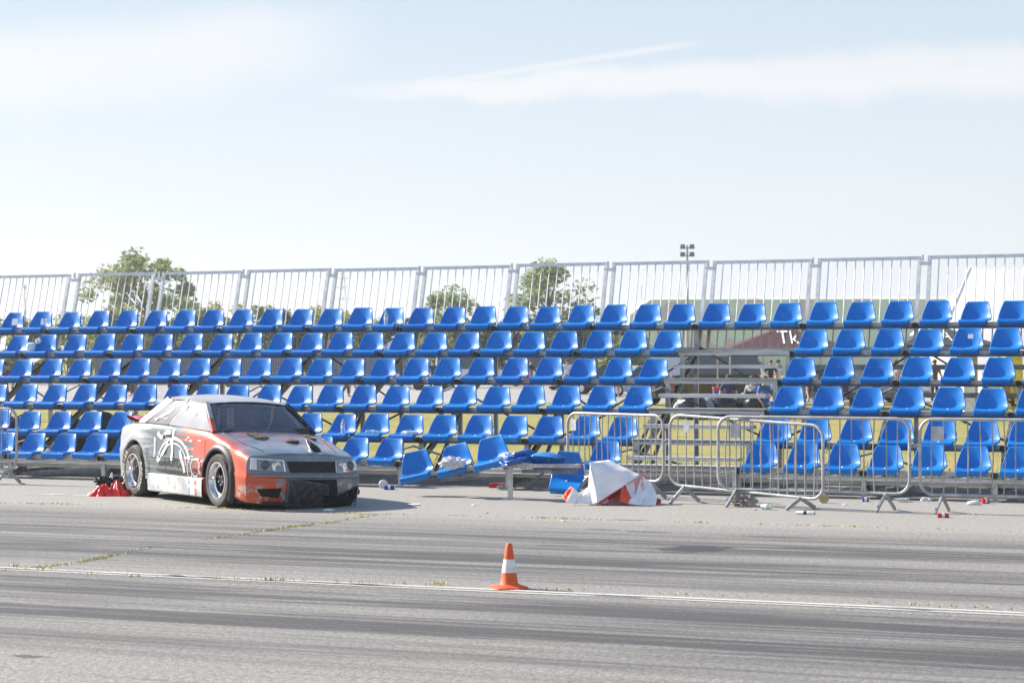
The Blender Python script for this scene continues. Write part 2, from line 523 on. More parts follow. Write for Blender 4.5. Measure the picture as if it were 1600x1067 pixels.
def seam(pts, per_m, spread, h_, lo=.0):
    for (xa, ya), (xb, yb) in zip(pts, pts[1:]):
        a, b = G(xa, ya), G(xb, yb); L_ = (b - a).length
        for k in range(int(L_ * 14)):
            p = a.lerp(b, (k + rnd.random()) / (L_ * 14))
            dn = mnoise.noise(p * 1.1) * .9 + mnoise.noise(p * 4) * .5 + .42
            if dn > lo: blades(p, max(1, int(per_m / 14 * min(dn, 1.2))), spread, h_ * (.6 + .5 * dn))
seam([(-60, 784), (170, 788), (360, 795), (420, 797), (585, 803), (800, 808), (1000, 815), (1250, 822), (1660, 834)], 200, .045, .02, -.02)
seam([(330, 793), (500, 801), (600, 805)], 420, .06, .026, -.2)
seam([(18, 889), (110, 881), (250, 852), (330, 841), (450, 824), (520, 816), (590, 804)], 300, .035, .02, -.12)
seam([(-40, 889), (230, 901), (500, 909), (700, 915)], 90, .03, .03, .35)
seam([(800, 920), (1100, 931), (1640, 957)], 60, .025, .022, .5)
for x_, y_, n_ in ((20, 884, 60), (685, 914, 50), (690, 914, 30), (70, 889, 40), (345, 905, 40), (440, 906, 30), (205, 901, 30)):
    blades(G(x_, y_), n_ // 3, .04, .035, .9)
tag(sg.build('seam_grass', M['seam_grass'], smooth=False), kind='stuff')
# rough grass along the back edge of the asphalt and behind the stand
M['verge_grass'] = pm('verge_grass', (.30, .28, .08), .95, 0, .3, 1.5, col2=(.12, .16, .035), spec=.1)
sg = MB()
for _ in range(9000):
    t = rnd.uniform(-6, 24); b_ = .2 + abs(rnd.gauss(0, 1.6))
    blades(S(t, b_), 1, .03, .14, .7)
tag(sg.build('verge_grass', M['verge_grass'], smooth=False), kind='stuff')

# ------------------------------------------------------------------ the grandstand frame
stand = empty('grandstand', S(0, -5 * SD, 0), -PHI)
tag(stand, 'galvanised steel grandstand frame carrying six rows of blue seats with a stairway gap', 'grandstand')
ROOT = stand
def SL(t, b, z):      # stand coordinates -> local to the stand empty
    return Vector((t, b + 5 * SD, z))
T_A, T_B = -3.4, 22.0
def bay(m):           # position of bay line m (m = 7 carries the left side of the stairs)
    return T(1 + 3 * m) - .06
BAYS = list(range(-1, 13))
GAP_L, GAP_R = bay(7), bay(8)
for k in range(6):
    z = rowz(k); b_ = -k * SD
    TA = T(k - 3) - .1
    segs = [(TA, T_B)] if k == 0 else [(TA, GAP_L + .02), (GAP_R - .02, T_B)]
    if k == 5: segs = [(TA, T(15) + .52), (T(19) - .3, GAP_L + .02), (GAP_R - .02, T_B)]
    for (a, b) in segs:
        mb = MB(); mb.bar(SL(a, b_ + .14, z + .028), SL(b, b_ + .14, z + .028), .06, .062)
        mb.build('seat_beam', M['galv'], stand, smooth=False)
        if k < 5:
            mb = MB()
            mb.bar(SL(a, b_ + .38, z - .012), SL(b, b_ + .38, z - .012), .60, .03)
            mb.bar(SL(a, b_ + .07, z - .018), SL(b, b_ + .07, z - .018), .012, .022)
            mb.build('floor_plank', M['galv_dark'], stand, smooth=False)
    if k == 5:
        for (a, b) in ((TA, T(15) + .45), (T(18), T_B)):
            for zz, bb, hh in ((z - .045, .16, .045), (z - .115, .34, .05)):
                mb = MB(); mb.bar(SL(a, b_ + bb, zz), SL(b, b_ + bb, zz), .2, hh)
                mb.build('foot_plank', M['alu'], stand, smooth=False)
# stair treads: row planks and half steps in the gap
for k in range(1, 6):
    z = rowz(k); b_ = -k * SD
    mb = MB(); mb.bar(SL(GAP_L - .02, b_ + .12, z + .04), SL(GAP_R + .0, b_ + .12, z + .04), .26, .075)
    mb.bar(SL(GAP_L - .02, b_ + .0, z + .055), SL(GAP_R, b_ + .0, z + .055), .02, .04)
    mb.build('stair_tread', M['alu'], stand, smooth=False)
    mb = MB(); mb.bar(SL(GAP_L + .02, b_ - .28, z - .165), SL(GAP_R - .07, b_ - .28, z - .165), .24, .05)
    if k < 5: mb.build('stair_half_step', M['alu'], stand, smooth=False)
for m_i in BAYS:
    t = bay(m_i); lo, hi = rowz(5) - .02, rowz(0) - .02
    # raker along the slope, two flat members
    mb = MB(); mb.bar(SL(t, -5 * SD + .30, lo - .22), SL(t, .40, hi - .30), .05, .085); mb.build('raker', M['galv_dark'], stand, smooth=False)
    for k in range(6):
        z = rowz(k); b_ = -k * SD
        if t < T(k - 3) - .2: continue
        mb = MB(); mb.bar(SL(t, b_ + .13, 0.0 if k in (0, 2, 5) else z - .5 * SR), SL(t, b_ + .13, z + .0), .06, .05); mb.build('post', M['galv'], stand, smooth=False)
        if k in (0, 2, 5):
            mb = MB(); mb.box(SL(t, b_ + .13, .012), (.16, .16, .012)); mb.tube([SL(t, b_ + .13, .0), SL(t, b_ + .13, .1)], .035, 10); mb.build('base_jack', M['galv'], stand)
        mb = MB(); mb.lathe([(.040, -.02), (.040, .1)], 14, SL(t, b_ + .03, z + .02), 'y', 0)
        mb.lathe([(.0, -.012), (.030, -.012), (.030, -.021), (.040, -.021)], 14, SL(t, b_ + .03, z + .02), 'y', 1)
        mb.build('tube_end', [M['galv_dark'], M['black_plastic']], stand)
    if m_i in (7, 8):      # side plates of the stairway
        for k in range(1, 6):
            z = rowz(k); b_ = -k * SD
            mb = MB(); mb.bar(SL(t + (.03 if m_i == 7 else -.03), b_ + .02, z - .36), SL(t + (.03 if m_i == 7 else -.03), b_ + .02, z + .07), .06, .05); mb.build('stair_post', M['galv'], stand, smooth=False)
    # base members and struts
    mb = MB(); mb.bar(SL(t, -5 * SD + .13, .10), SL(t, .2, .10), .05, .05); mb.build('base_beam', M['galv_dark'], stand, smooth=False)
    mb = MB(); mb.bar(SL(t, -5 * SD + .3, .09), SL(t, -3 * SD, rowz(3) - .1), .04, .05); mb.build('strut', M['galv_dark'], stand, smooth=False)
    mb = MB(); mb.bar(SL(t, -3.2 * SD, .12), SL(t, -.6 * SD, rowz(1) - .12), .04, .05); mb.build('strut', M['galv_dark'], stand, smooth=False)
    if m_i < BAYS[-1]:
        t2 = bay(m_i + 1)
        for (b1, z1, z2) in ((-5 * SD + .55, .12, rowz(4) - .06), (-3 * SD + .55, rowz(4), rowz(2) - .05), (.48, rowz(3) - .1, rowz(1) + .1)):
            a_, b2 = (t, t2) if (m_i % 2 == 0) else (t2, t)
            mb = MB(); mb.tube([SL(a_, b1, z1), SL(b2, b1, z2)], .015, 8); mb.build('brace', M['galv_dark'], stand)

for zz in (1.68, 1.27):
    mb = MB(); mb.bar(SL(GAP_R, .54, zz), SL(T_B, .54, zz), .05, .075); mb.build('back_beam', M['galv'], stand, smooth=False)

# loose planks and tubes lying under the front row
def loose(name, a, b, wd, ht, mat, label, cat, group=None):
    mb = MB(); c = (a + b) / 2
    mb.bar(a - c, b - c, wd, ht)
    o = mb.build(name, mat, loc=c, smooth=False)
    return tag(o, label, cat, group)
for (a, b, wd, lab) in ((((60, 741), (200, 733)), None, .10, 'long grey plank slanting under the front row at the far left'),
                        (((240, 742), (262, 744)), None, .1, None),
                        (((555, 744), (628, 737)), None, .07, 'grey bar under the front row just right of the race car'),
                        (((690, 754), (800, 735)), None, .06, 'grey bar slanting up beneath the collapsed seats'),
                        (((1095, 765), (1240, 743)), None, .07, 'grey plank slanting behind the overlapping barriers'),
                        (((1400, 759), (1500, 748)), None, .06, 'grey tube under the front row behind the right barriers')):
    if lab is None: continue
    (xa, ya), (xb, yb) = a
    pa, pb = G(xa, ya), G(xb, ya - 1)
    dz = (ya - yb) * pb.y / FPX
    pb = pb + Vector((0, 0, dz)); pa.z = pb.z = 0
    pa.z = .03; pb.z = .03 + dz * .6
    loose('loose_plank', pa, pb, wd, .045, M['galv'], lab, 'plank', 'loose bars under the grandstand')

# ------------------------------------------------------------------ guard rail panels along the back
RB, RZ0, RZ1, LEAN = .56, 1.93, 3.30, .39
def panel_mesh(wd):
    fr = MB()
    P = lambda s_, h_: Vector((s_, LEAN * (h_ - RZ0) / (RZ1 - RZ0), h_ - RZ0))
    for a, b in ((P(0, RZ0), P(0, RZ1)), (P(wd, RZ0), P(wd, RZ1)), (P(-.025, RZ1), P(wd + .025, RZ1)), (P(0, RZ0 + .02), P(wd, RZ0 + .02))):
        fr.bar(a, b, .05, .055, up=(0, 1, 0))
    bars = []
    for i in range(10):
        s_ = wd * (i + 1) / 11
        mb = MB(); mb.tube([P(s_, RZ0 + .03), P(s_, RZ1 - .02)], .0095, 8); bars.append(mb)
    return fr, bars
proto_panel = None
NUM = ['first', 'second', 'third', 'fourth', 'fifth', 'sixth', 'seventh', 'eighth', 'ninth', 'tenth', 'eleventh', 'twelfth', 'thirteenth', 'fourteenth', 'fifteenth', 'sixteenth', 'seventeenth', 'eighteenth', 'nineteenth', 'twentieth']
for m_i in range(-2, 12):
    a = (bay(m_i) if m_i > -2 else bay(-1) - 1.65)
    if proto_panel is None:
        proto_panel = empty('guard_rail_panel', S(a + .05, RB, RZ0), -PHI)
        fr, bars = panel_mesh(1.51)
        fr.build('panel_frame', M['galv_white'], proto_panel, smooth=False)
        bm0 = None
        for mb in bars:
            mb.build('upright_bar', M['galv_white'], proto_panel)
        mb = MB(); mb.box((-.07, LEAN * .93, 1.28), (.16, .06, .05)); mb.box((-.10, LEAN * .97, 1.36), (.02, .05, .10))
        mb.build('clamp', M['galv_white'], proto_panel, smooth=False)
        o = proto_panel
    else:
        o = copy_tree(proto_panel)
    o.location = S(a + .05, RB, RZ0 + rnd.uniform(-.012, .012))
    i = m_i + 2
    side = ('leftmost sloping guard rail panel, mostly cut by the photo edge' if i == 0 else
            '%s sloping guard rail panel from the left along the stand top' % NUM[i - 1] if i < 12 else
            'sloping guard rail panel at the far right end of the stand')
    if i == 13: side = 'last sloping guard rail panel beyond the right photo edge'
    tag(o, side, 'railing', 'guard rail panels along the back of the grandstand')

# ------------------------------------------------------------------ seats
def mat_seat():
    m_ = bpy.data.materials.new('glossy_blue_plastic'); m_.use_nodes = True
    nt = NT(m_.node_tree); bs = m_.node_tree.nodes['Principled BSDF']
    tcn = nt.n('ShaderNodeTexCoord'); ob = tcn.outputs['Object']
    oi = nt.n('ShaderNodeObjectInfo')
    a = nt.noise(ob, 6, 4, .6); d = nt.noise(ob, 60, 3, .7)
    off = nt.n('ShaderNodeVectorMath', operation='ADD'); nt.l(ob, off.inputs[0])
    cb = nt.n('ShaderNodeCombineXYZ'); nt.l(nt.math('MULTIPLY', oi.outputs['Random'], 40), cb.inputs[0]); nt.l(cb.outputs[0], off.inputs[1])
    dirt = nt.noise(off.outputs[0], 7, 6, .65)
    col = nt.mix(a, (.0, .135, .47), (.0, .175, .58))
    col = nt.mix(nt.math('MULTIPLY', oi.outputs['Random'], .6), col, (.004, .21, .60))
    col = nt.mix(nt.math('MULTIPLY', nt.sstep(dirt, .56, .80), .30), col, (.35, .40, .45))
    nt.l(col, bs.inputs['Base Color'])
    nt.l(nt.math('MULTIPLY_ADD', dirt, .25, .24), bs.inputs['Roughness'])
    bs.inputs['Specular IOR Level'].default_value = .42; bs.inputs['Coat Weight'].default_value = .08; bs.inputs['Coat Roughness'].default_value = .12
    bn = nt.n('ShaderNodeBump'); bn.inputs['Strength'].default_value = .05; nt.l(d, bn.inputs['Height']); nt.l(bn.outputs[0], bs.inputs['Normal'])
    return m_
M['seat'] = mat_seat()
def catmull(pts, n):
    out = []
    for i in range(len(pts) - 1):
        p0 = pts[max(i - 1, 0)]; p1 = pts[i]; p2 = pts[i + 1]; p3 = pts[min(i + 2, len(pts) - 1)]
        for k in range(n):
            t = k / n
            out.append(tuple(.5 * ((2 * b) + (-a + c) * t + (2 * a - 5 * b + 4 * c - d) * t * t + (-a + 3 * b - 3 * c + d) * t ** 3) for a, b, c, d in zip(p0, p1, p2, p3)))
    out.append(pts[-1]); return out
# profile: y back, z up, half width, curl of the side edges, depth of the side skirt
SEAT_PROF = [(.020, .000, .188, 0, .02), (.004, .030, .192, 0, .03), (.003, .062, .195, .001, .05), (.014, .082, .198, .003, .06), (.045, .092, .203, .006, .05), (.11, .088, .208, .012, .026), (.19, .080, .212, .020, .018),
             (.26, .079, .216, .030, .02), (.315, .092, .217, .046, .03), (.355, .125, .214, .058, .03), (.383, .18, .204, .058, .03), (.402, .24, .189, .050, .028), (.418, .295, .172, .036, .026),
             (.432, .340, .157, .020, .022), (.440, .362, .146, .010, .02), (.450, .372, .134, .004, .015), (.462, .372, .126, .002, .01)]
def seat_mb():
    pr = catmull(SEAT_PROF, 3); mb = MB(); rows = []
    us = [-1, -.985, -.94, -.86, -.74, -.58, -.40, -.20, 0, .20, .40, .58, .74, .86, .94, .985, 1]
    n = len(pr)
    for i, (y, z, hw, curl, sk) in enumerate(pr):
        a = pr[max(i - 1, 0)]; b = pr[min(i + 1, n - 1)]
        ty, tz = b[0] - a[0], b[1] - a[1]; L_ = math.hypot(ty, tz); ty /= L_; tz /= L_
        ny, nz = -tz, ty                      # towards the sitter
        row = []
        def P(u_, off, x_=None):
            c = curl * abs(u_) ** 2.4 + off
            return Vector((hw * u_ if x_ is None else x_, y + ny * c, z + nz * c))
        for s_ in (-1,):
            row.append(P(-1, -sk, -hw * 1.0 - .004)); row.append(P(-1, -sk * .4, -hw - .006))
        for u_ in us: row.append(P(u_, -.006 if abs(u_) == 1 else 0))
        row.append(P(1, -sk * .4, hw + .006)); row.append(P(1, -sk, hw + .004))
        rows.append(row)
    mb.grid(rows)
    return mb
seat_me = seat_mb().mesh('stadium_chair', M['seat'], True, 60)
bolt_mb = MB(); bolt_mb.lathe([(0, .012), (.008, .011), (.014, .004), (.016, -.004)], 10, (0, .2, .082)); bolt_me = bolt_mb.mesh('bolt', M['galv'])
SEATG = 'blue plastic seats in rows on the grandstand'
first_seat = None
def new_seat():
    global first_seat
    if first_seat is None:
        o = bpy.data.objects.new('stadium_chair', seat_me); COL.objects.link(o)
        b = bpy.data.objects.new('bolt', bolt_me); COL.objects.link(b); b.parent = o
        first_seat = o; return o
    return copy_tree(first_seat)
HALFW = .205
ROWN = ['top row', 'second row from the top', 'third row from the top', 'fourth row from the top', 'fifth row from the top', 'front bottom row']
SEATS = {}
EXTRA = {(0, 0): 'blue seat with a blank white sheet, second visible in the top row from the left',
         (0, 1): 'blue seat carrying a white sheet with a 3 in the top row',
         (0, 12): 'blue top row seat with a water bottle standing on it',
         (1, 29): 'blue seat with a small torn sticker, second row at the right edge',
         (4, 3 + 4): 'blue seat holding a light cap, fifth row just left of the car'}
for k in range(6):
    lo = k - 3 if k else -2
    for i in range(lo, 34):
        if k > 0 and 22 <= i <= 24: continue
        if k == 5 and 16 <= i <= 20: continue
        tl = T(i); p = S(tl + HALFW, -k * SD, 0)
        xs = 800 + FPX * p.x / p.y
        if xs < -100 or xs > 1650: continue
        o = new_seat()
        o.location = S(tl + HALFW, -k * SD + rnd.uniform(-.006, .006), rowz(k) + rnd.uniform(-.003, .003))
        o.rotation_euler = (rnd.uniform(-.022, .022), rnd.uniform(-.012, .012), -PHI + rnd.uniform(-.035, .035))
        if k == 0:
            lab = 'blue plastic seat in the top row, number %d from the left photo edge' % (i + 3)
            lab = 'blue top row seat, %s from the left edge of the photo' % (NUM[i + 1] if i + 1 < 20 else 'counted %s' % (i + 2)) if i >= -1 else 'blue top row seat cut off by the left photo edge'
            if i >= 16: lab = 'blue top row seat, %s from the right edge of the photo' % NUM[30 - i] if i <= 30 else 'blue top row seat beyond the right edge'
        elif i < 22:
            n_ = 21 - i
            lab = 'blue seat in the %s, %s to the left of the stairway' % (ROWN[k], NUM[n_] if n_ < 20 else 'twenty-' + NUM[n_ - 20])
        else:
            lab = 'blue seat in the %s, %s to the right of the stairway' % (ROWN[k], NUM[i - 25])
        if k == 5 and i == 21: lab = 'lone blue front row seat between the collapsed beam and the stairway'
        tag(o, lab, 'seat', SEATG)
        SEATS[(k, i)] = o

# ------------------------------------------------------------------ the race car  (x forward, y left, z up; origin on the ground under the rear axle)
CAR_RZ = math.atan2(-.827, .561)
car = empty('race_car', (-4.278, 27.40, 0), CAR_RZ)
tag(car, 'battered grey and orange coupe race car with a broken front corner parked before the stand', 'car')
WB, RX = 2.405, -.09
def lean(p):          # the body sags towards its wrecked left front corner
    return Vector((p[0], p[1], p[2] - .038 * (p[1] + .70)))
SEC = [  # s, zb, zs, zt, W, Ws
    (-.76, .36, .84, .88, .72, .62), (-.66, .25, .93, .975, .775, .68), (-.30, .20, .965, 1.00, .80, .715), (0, .16, .97, 1.005, .815, .735), (.5, .13, .965, 1.0, .815, .74),
    (1.2, .12, .945, .985, .81, .74), (1.9, .12, .915, .955, .81, .735), (2.15, .12, .89, .935, .81, .73), (2.45, .12, .825, .875, .81, .72), (2.75, .11, .745, .79, .80, .705),
    (2.95, .10, .71, .745, .80, .71), (3.08, .09, .67, .70, .785, .70), (3.16, .085, .645, .665, .77, .69)]
def sec(s):
    if s <= SEC[0][0]: return SEC[0][1:]
    for a, b in zip(SEC, SEC[1:]):
        if s <= b[0]:
            t = (s - a[0]) / (b[0] - a[0]); t = t * t * (3 - 2 * t) * .35 + t * .65
            return tuple(x + (y - x) * t for x, y in zip(a[1:], b[1:]))
    return SEC[-1][1:]
def half(s):
    zb, zs, zt, W, Ws = sec(s)
    zm = zb + (zs - zb) * .52
    return [(W - .16, zb - .0), (W - .045, zb + .012), (W - .012, zb + .05), (W - .002, zb + .16), (W + .003, zm - .02), (W + .004, zm + .01), (W - .008, zm + .035), (W - .014, zs - .14), (W - .028, zs - .07), (W - .045, zs - .03), (Ws + .015, zs - .006), (Ws - .02, zs + .006),
            (Ws * .80, zs + (zt - zs) * .45), (Ws * .55, zs + (zt - zs) * .80), (Ws * .28, zs + (zt - zs) * .96), (0, zt)]
def yside(s, z):
    h_ = half(s)
    for (y1, z1), (y2, z2) in zip(h_, h_[1:]):
        if z1 <= z <= z2 and z2 > z1: return y1 + (y2 - y1) * (z - z1) / (z2 - z1)
    return h_[5][0]
def ztop(s, y):
    h_ = half(s); y = abs(y)
    for (y1, z1), (y2, z2) in zip(h_[10:], h_[11:]):
        if y2 <= y <= y1: return z2 + (z1 - z2) * (y - y2) / (y1 - y2)
    return h_[10][1]
def nose(y, z):       # how far forward the front face stands at y, z
    return 3.265 - .135 * (abs(y) / .75) ** 2.2 - .05 * max(0, (z - .40)) / .25 - .04 * max(0, .25 - z) / .15
body = MB(); rows = []
ss = [-.76 + .0001] + [-.70 + i * .06 for i in range(65)]
ss = [s for s in ss if s < 3.13] + [3.13]
for s in ss:
    hp = half(s); bend = max(0, (s - 2.7) / .43) ** 1.3
    r = []
    for side in (-1, 1):
        seq = hp if side < 0 else hp[-2::-1]
        for (y, z) in seq:
            r.append(lean((s + bend * (nose(y, z) - 3.16) if s > 2.7 else s, side * y, z)))
    rows.append(r)
b0 = body.grid(rows)
nP = len(rows[0])
# floor
for i in range(len(rows) - 1):
    body.f.append([b0 + i * nP, b0 + (i + 1) * nP, b0 + (i + 1) * nP + nP - 1, b0 + i * nP + nP - 1]); body.m.append(0)
# rear cap, front face
body.f.append([b0 + k for k in range(nP)]); body.m.append(0)
hp = half(3.13); last = b0 + (len(rows) - 1) * nP
prev = None
for j in range(len(hp)):
    y, z = hp[j]; NC = 12
    if j < len(hp) - 1:
        row = [last + j] + [None] * (NC - 1) + [last + nP - 1 - j]
        for k in range(1, NC):
            yy = -y + 2 * y * k / NC
            row[k] = len(body.v); body.v.append(lean((3.13 + (nose(yy, z) - 3.16) * 1.0, yy, z)))
    else:
        row = [last + j] * (NC + 1)
    if prev is not None:
        for k in range(NC):
            q = [prev[k], prev[k + 1], row[k + 1], row[k]]
            q = [a for i_, a in enumerate(q) if a not in q[:i_]]
            if len(q) > 2: body.f.append(q); body.m.append(0)
    prev = row
fr_row0 = last
# underside edge of the front face
row0 = [last] + [None] * 11 + [last + nP - 1]

def mat_car():
    m_ = bpy.data.materials.new('race_livery'); m_.use_nodes = True
    nt = NT(m_.node_tree); bs = m_.node_tree.nodes['Principled BSDF']
    tcn = nt.n('ShaderNodeTexCoord'); ob = tcn.outputs['Object']
    x, y, z = nt.xyz(ob)
    geo = nt.n('ShaderNodeNewGeometry')
    streak = nt.noise(nt.mapping(ob, scale=(1.1, 1, 17)), 1.6, 6, .65)
    streak2 = nt.noise(nt.mapping(ob, scale=(.9, 4, 30)), 2.2, 5, .7)
    blot = nt.noise(ob, 2.2, 6, .6, .4); fine = nt.noise(ob, 26, 5, .7); chip = nt.noise(ob, 9, 6, .72)
    grey = nt.mix(nt.sstep(blot, .35, .65), (.13, .165, .185), (.20, .235, .25))
    white = nt.mix(fine, (.30, .325, .335), (.47, .485, .49))
    # pale scuffed rear quarter
    rear = nt.math('ADD', nt.math('MULTIPLY', nt.math('SUBTRACT', .50, x), 1.6), nt.math('MULTIPLY', nt.math('SUBTRACT', streak, .5), 2.6))
    grey = nt.mix(nt.math('MULTIPLY', nt.math('SUBTRACT', 1, nt.sstep(x, 1.9, 2.2)), nt.math('SUBTRACT', 1, nt.sstep(z, .95, 1.0))), grey, (.10, .12, .13))
    col = nt.mix(nt.sstep(rear, .0, .7), grey, white)
    # orange front half, brushed backwards in streaks, higher it reaches further back
    e = nt.math('SUBTRACT', x, nt.math('MULTIPLY_ADD', z, -.75, 2.05))
    e = nt.math('ADD', e, nt.math('MULTIPLY', nt.math('SUBTRACT', streak, .5), 2.2))
    side = nt.sstep(e, -.06, .05)
    # only on the right flank, fading over the wing top; patches on hood and roof
    left_lim = nt.math('ADD', y, nt.math('MULTIPLY', nt.math('SUBTRACT', blot, .5), .35))
    wing = nt.math('SUBTRACT', 1, nt.sstep(left_lim, -.745, -.665))
    nosecut = nt.math('SUBTRACT', 1, nt.sstep(nt.math('ADD', left_lim, nt.math('MULTIPLY', nt.math('SUBTRACT', chip, .5), .8)), -.44, -.26))
    orange_m = nt.math('MULTIPLY', side, nt.math('MAXIMUM', wing, nt.math('MULTIPLY', nt.sstep(x, 3.0, 3.04), nt.math('MULTIPLY', nosecut, nt.math('SUBTRACT', 1, nt.sstep(z, .40, .43))))))
    orange_m = nt.math('MULTIPLY', orange_m, nt.math('SUBTRACT', 1, nt.math('MULTIPLY', nt.sstep(chip, .60, .66), nt.math('SUBTRACT', 1, nt.sstep(z, .22, .40)))))
    orange_m = nt.math('MULTIPLY', orange_m, nt.math('SUBTRACT', 1, nt.sstep(z, 1.03, 1.10)))
    orange = nt.mix(blot, (.50, .062, .022), (.60, .10, .04))
    # rose patches on the upper surfaces
    top = nt.math('MULTIPLY', nt.sstep(z, .62, .72), nt.sstep(nt.noise(nt.mapping(ob, loc=(3, 1, 0), scale=(1.1, 2.3, 1)), 1.6, 5, .62, .5), .44, .56))
    top = nt.math('MULTIPLY', top, nt.math('SUBTRACT', 1, nt.math('MULTIPLY', nt.sstep(x, 2.75, 2.95), 1)))
    hoodlike = nt.math('MAXIMUM', nt.sstep(x, 1.9, 2.2), nt.sstep(z, 1.15, 1.2))
    top = nt.math('MULTIPLY', top, hoodlike)
    col = nt.mix(nt.math('MULTIPLY', top, .75), col, (.46, .12, .13))
    col = nt.mix(orange_m, col, orange)
    # white dashes at the tips of the brush marks
    dash = nt.math('MULTIPLY', nt.sstep(streak2, .66, .70), nt.math('MULTIPLY', nt.sstep(x, .9, 1.2), nt.math('SUBTRACT', 1, nt.sstep(x, 2.0, 2.2))))
    col = nt.mix(nt.math('MULTIPLY', dash, .8), col, (.74, .74, .72))
    # filler, dirt and scratches low on the bumper
    low = nt.math('MULTIPLY', nt.sstep(chip, .51, .56), nt.math('MULTIPLY', nt.sstep(x, 2.85, 2.95), nt.math('SUBTRACT', 1, nt.sstep(z, .24, .36))))
    col = nt.mix(low, col, (.40, .42, .36))
    scr = nt.math('MULTIPLY', nt.sstep(nt.noise(nt.mapping(ob, rot=(0, R(25), 0), scale=(2, 2, 30)), 2, 4, .7), .68, .72), .4)
    col = nt.mix(scr, col, (.55, .56, .55))
    nt.l(col, bs.inputs['Base Color'])
    bs.inputs['Metallic'].default_value = .25
    nt.l(nt.math('MULTIPLY_ADD', fine, .3, .2), bs.inputs['Roughness'])
    bs.inputs['Coat Weight'].default_value = .6; bs.inputs['Coat Roughness'].default_value = .1
    bn = nt.n('ShaderNodeBump'); bn.inputs['Strength'].default_value = .12; bn.inputs['Distance'].default_value = .02
    nt.l(nt.math('ADD', nt.noise(ob, 3, 3), nt.math('MULTIPLY', chip, .2)), bn.inputs['Height']); nt.l(bn.outputs[0], bs.inputs['Normal'])
    return m_
M['car'] = mat_car()
M['wheel_well'] = pm('wheel_well_black', (.012, .012, .013), .8, 0, .3, 12)
M['glass_dark'] = None
body_o = body.build('body', [M['car'], M['wheel_well']], car, angle=32)
# wheel openings cut out of the body
cut = MB()
for (sx, rr, zc) in ((RX, .415, .345), (WB, .375, .338)):
    for sd in (-1, 1):
        cut.lathe([(0, -.46), (rr, -.46), (rr, .46), (0, .46)], 40, (sx, sd * .83, zc), 'y')
cut_me = cut.mesh('cut', M['wheel_well'], False)
cut_o = bpy.data.objects.new('cut', cut_me); COL.objects.link(cut_o); cut_o.parent = car
md = body_o.modifiers.new('cut', 'BOOLEAN'); md.object = cut_o; md.operation = 'DIFFERENCE'; md.solver = 'EXACT'
dg = bpy.context.evaluated_depsgraph_get(); dg.update()
me = bpy.data.meshes.new_from_object(body_o.evaluated_get(dg))
body_o.modifiers.clear()
if len(me.polygons) > 500:
    body_o.data = me
    me.name = 'body'
    names_ = [m_.name if m_ else '' for m_ in me.materials]
    for p in me.polygons:
        c = p.center
        inside = False
        for (sx, rr, zc) in ((RX, .415, .345), (WB, .375, .338)):
            if math.hypot(c.x - sx, c.z - zc) < rr + .012 and abs(c.y) < .80 and (abs(math.hypot(c.x - sx, c.z - zc) - rr) < .02 and abs(p.normal.y) < .5 or abs(abs(c.y) - .37) < .04): inside = True
        if inside:
            p.material_index = [i for i, n_ in enumerate(names_) if 'well' in n_][0]
bpy.data.objects.remove(cut_o)

# flares round the openings
def flare(sx, rr, zc, wd, out, mat, name, a0=-8, a1=188, sd=-1):
    mb = MB(); rows = []
    for i in range(37):
        a = R(a0 + (a1 - a0) * i / 36); c_, s_ = math.cos(a), math.sin(a)
        x_, z_ = sx + rr * c_, zc + rr * s_; x2, z2 = sx + (rr + wd) * c_, zc + (rr + wd) * s_
        yo = max(yside(min(max(x_, -.6), 3.0), max(z_, .16)), .78); yi = yside(min(max(x2, -.6), 3.0), max(z2, .16))
        rows.append([lean(p) for p in ((x_, sd * (yo - .05), z_), (x_, sd * (yo + out), z_), (sx + (rr + .02) * c_, sd * (yo + out + .006), zc + (rr + .02) * s_), (sx + (rr + wd * .6) * c_, sd * (yo + out * .7), zc + (rr + wd * .6) * s_), (x2, sd * (yi - .004), z2))])
    mb.grid(rows)
    return mb.build(name, mat, car, angle=50)
M['flare_black'] = pm('black_flare', (.012, .011, .016), .5, 0, .3, 9)
for sd in (-1, 1):
    flare(RX, .405, .345, .13, .02, M['car'], 'wheel_arch', -12, 192, sd)
    f_ = flare(WB, .362, .338, .085, .035, M['flare_black'], 'wheel_arch', -38, 178, sd)
    f_['label'] = 'black rubber front wheel arch flare'

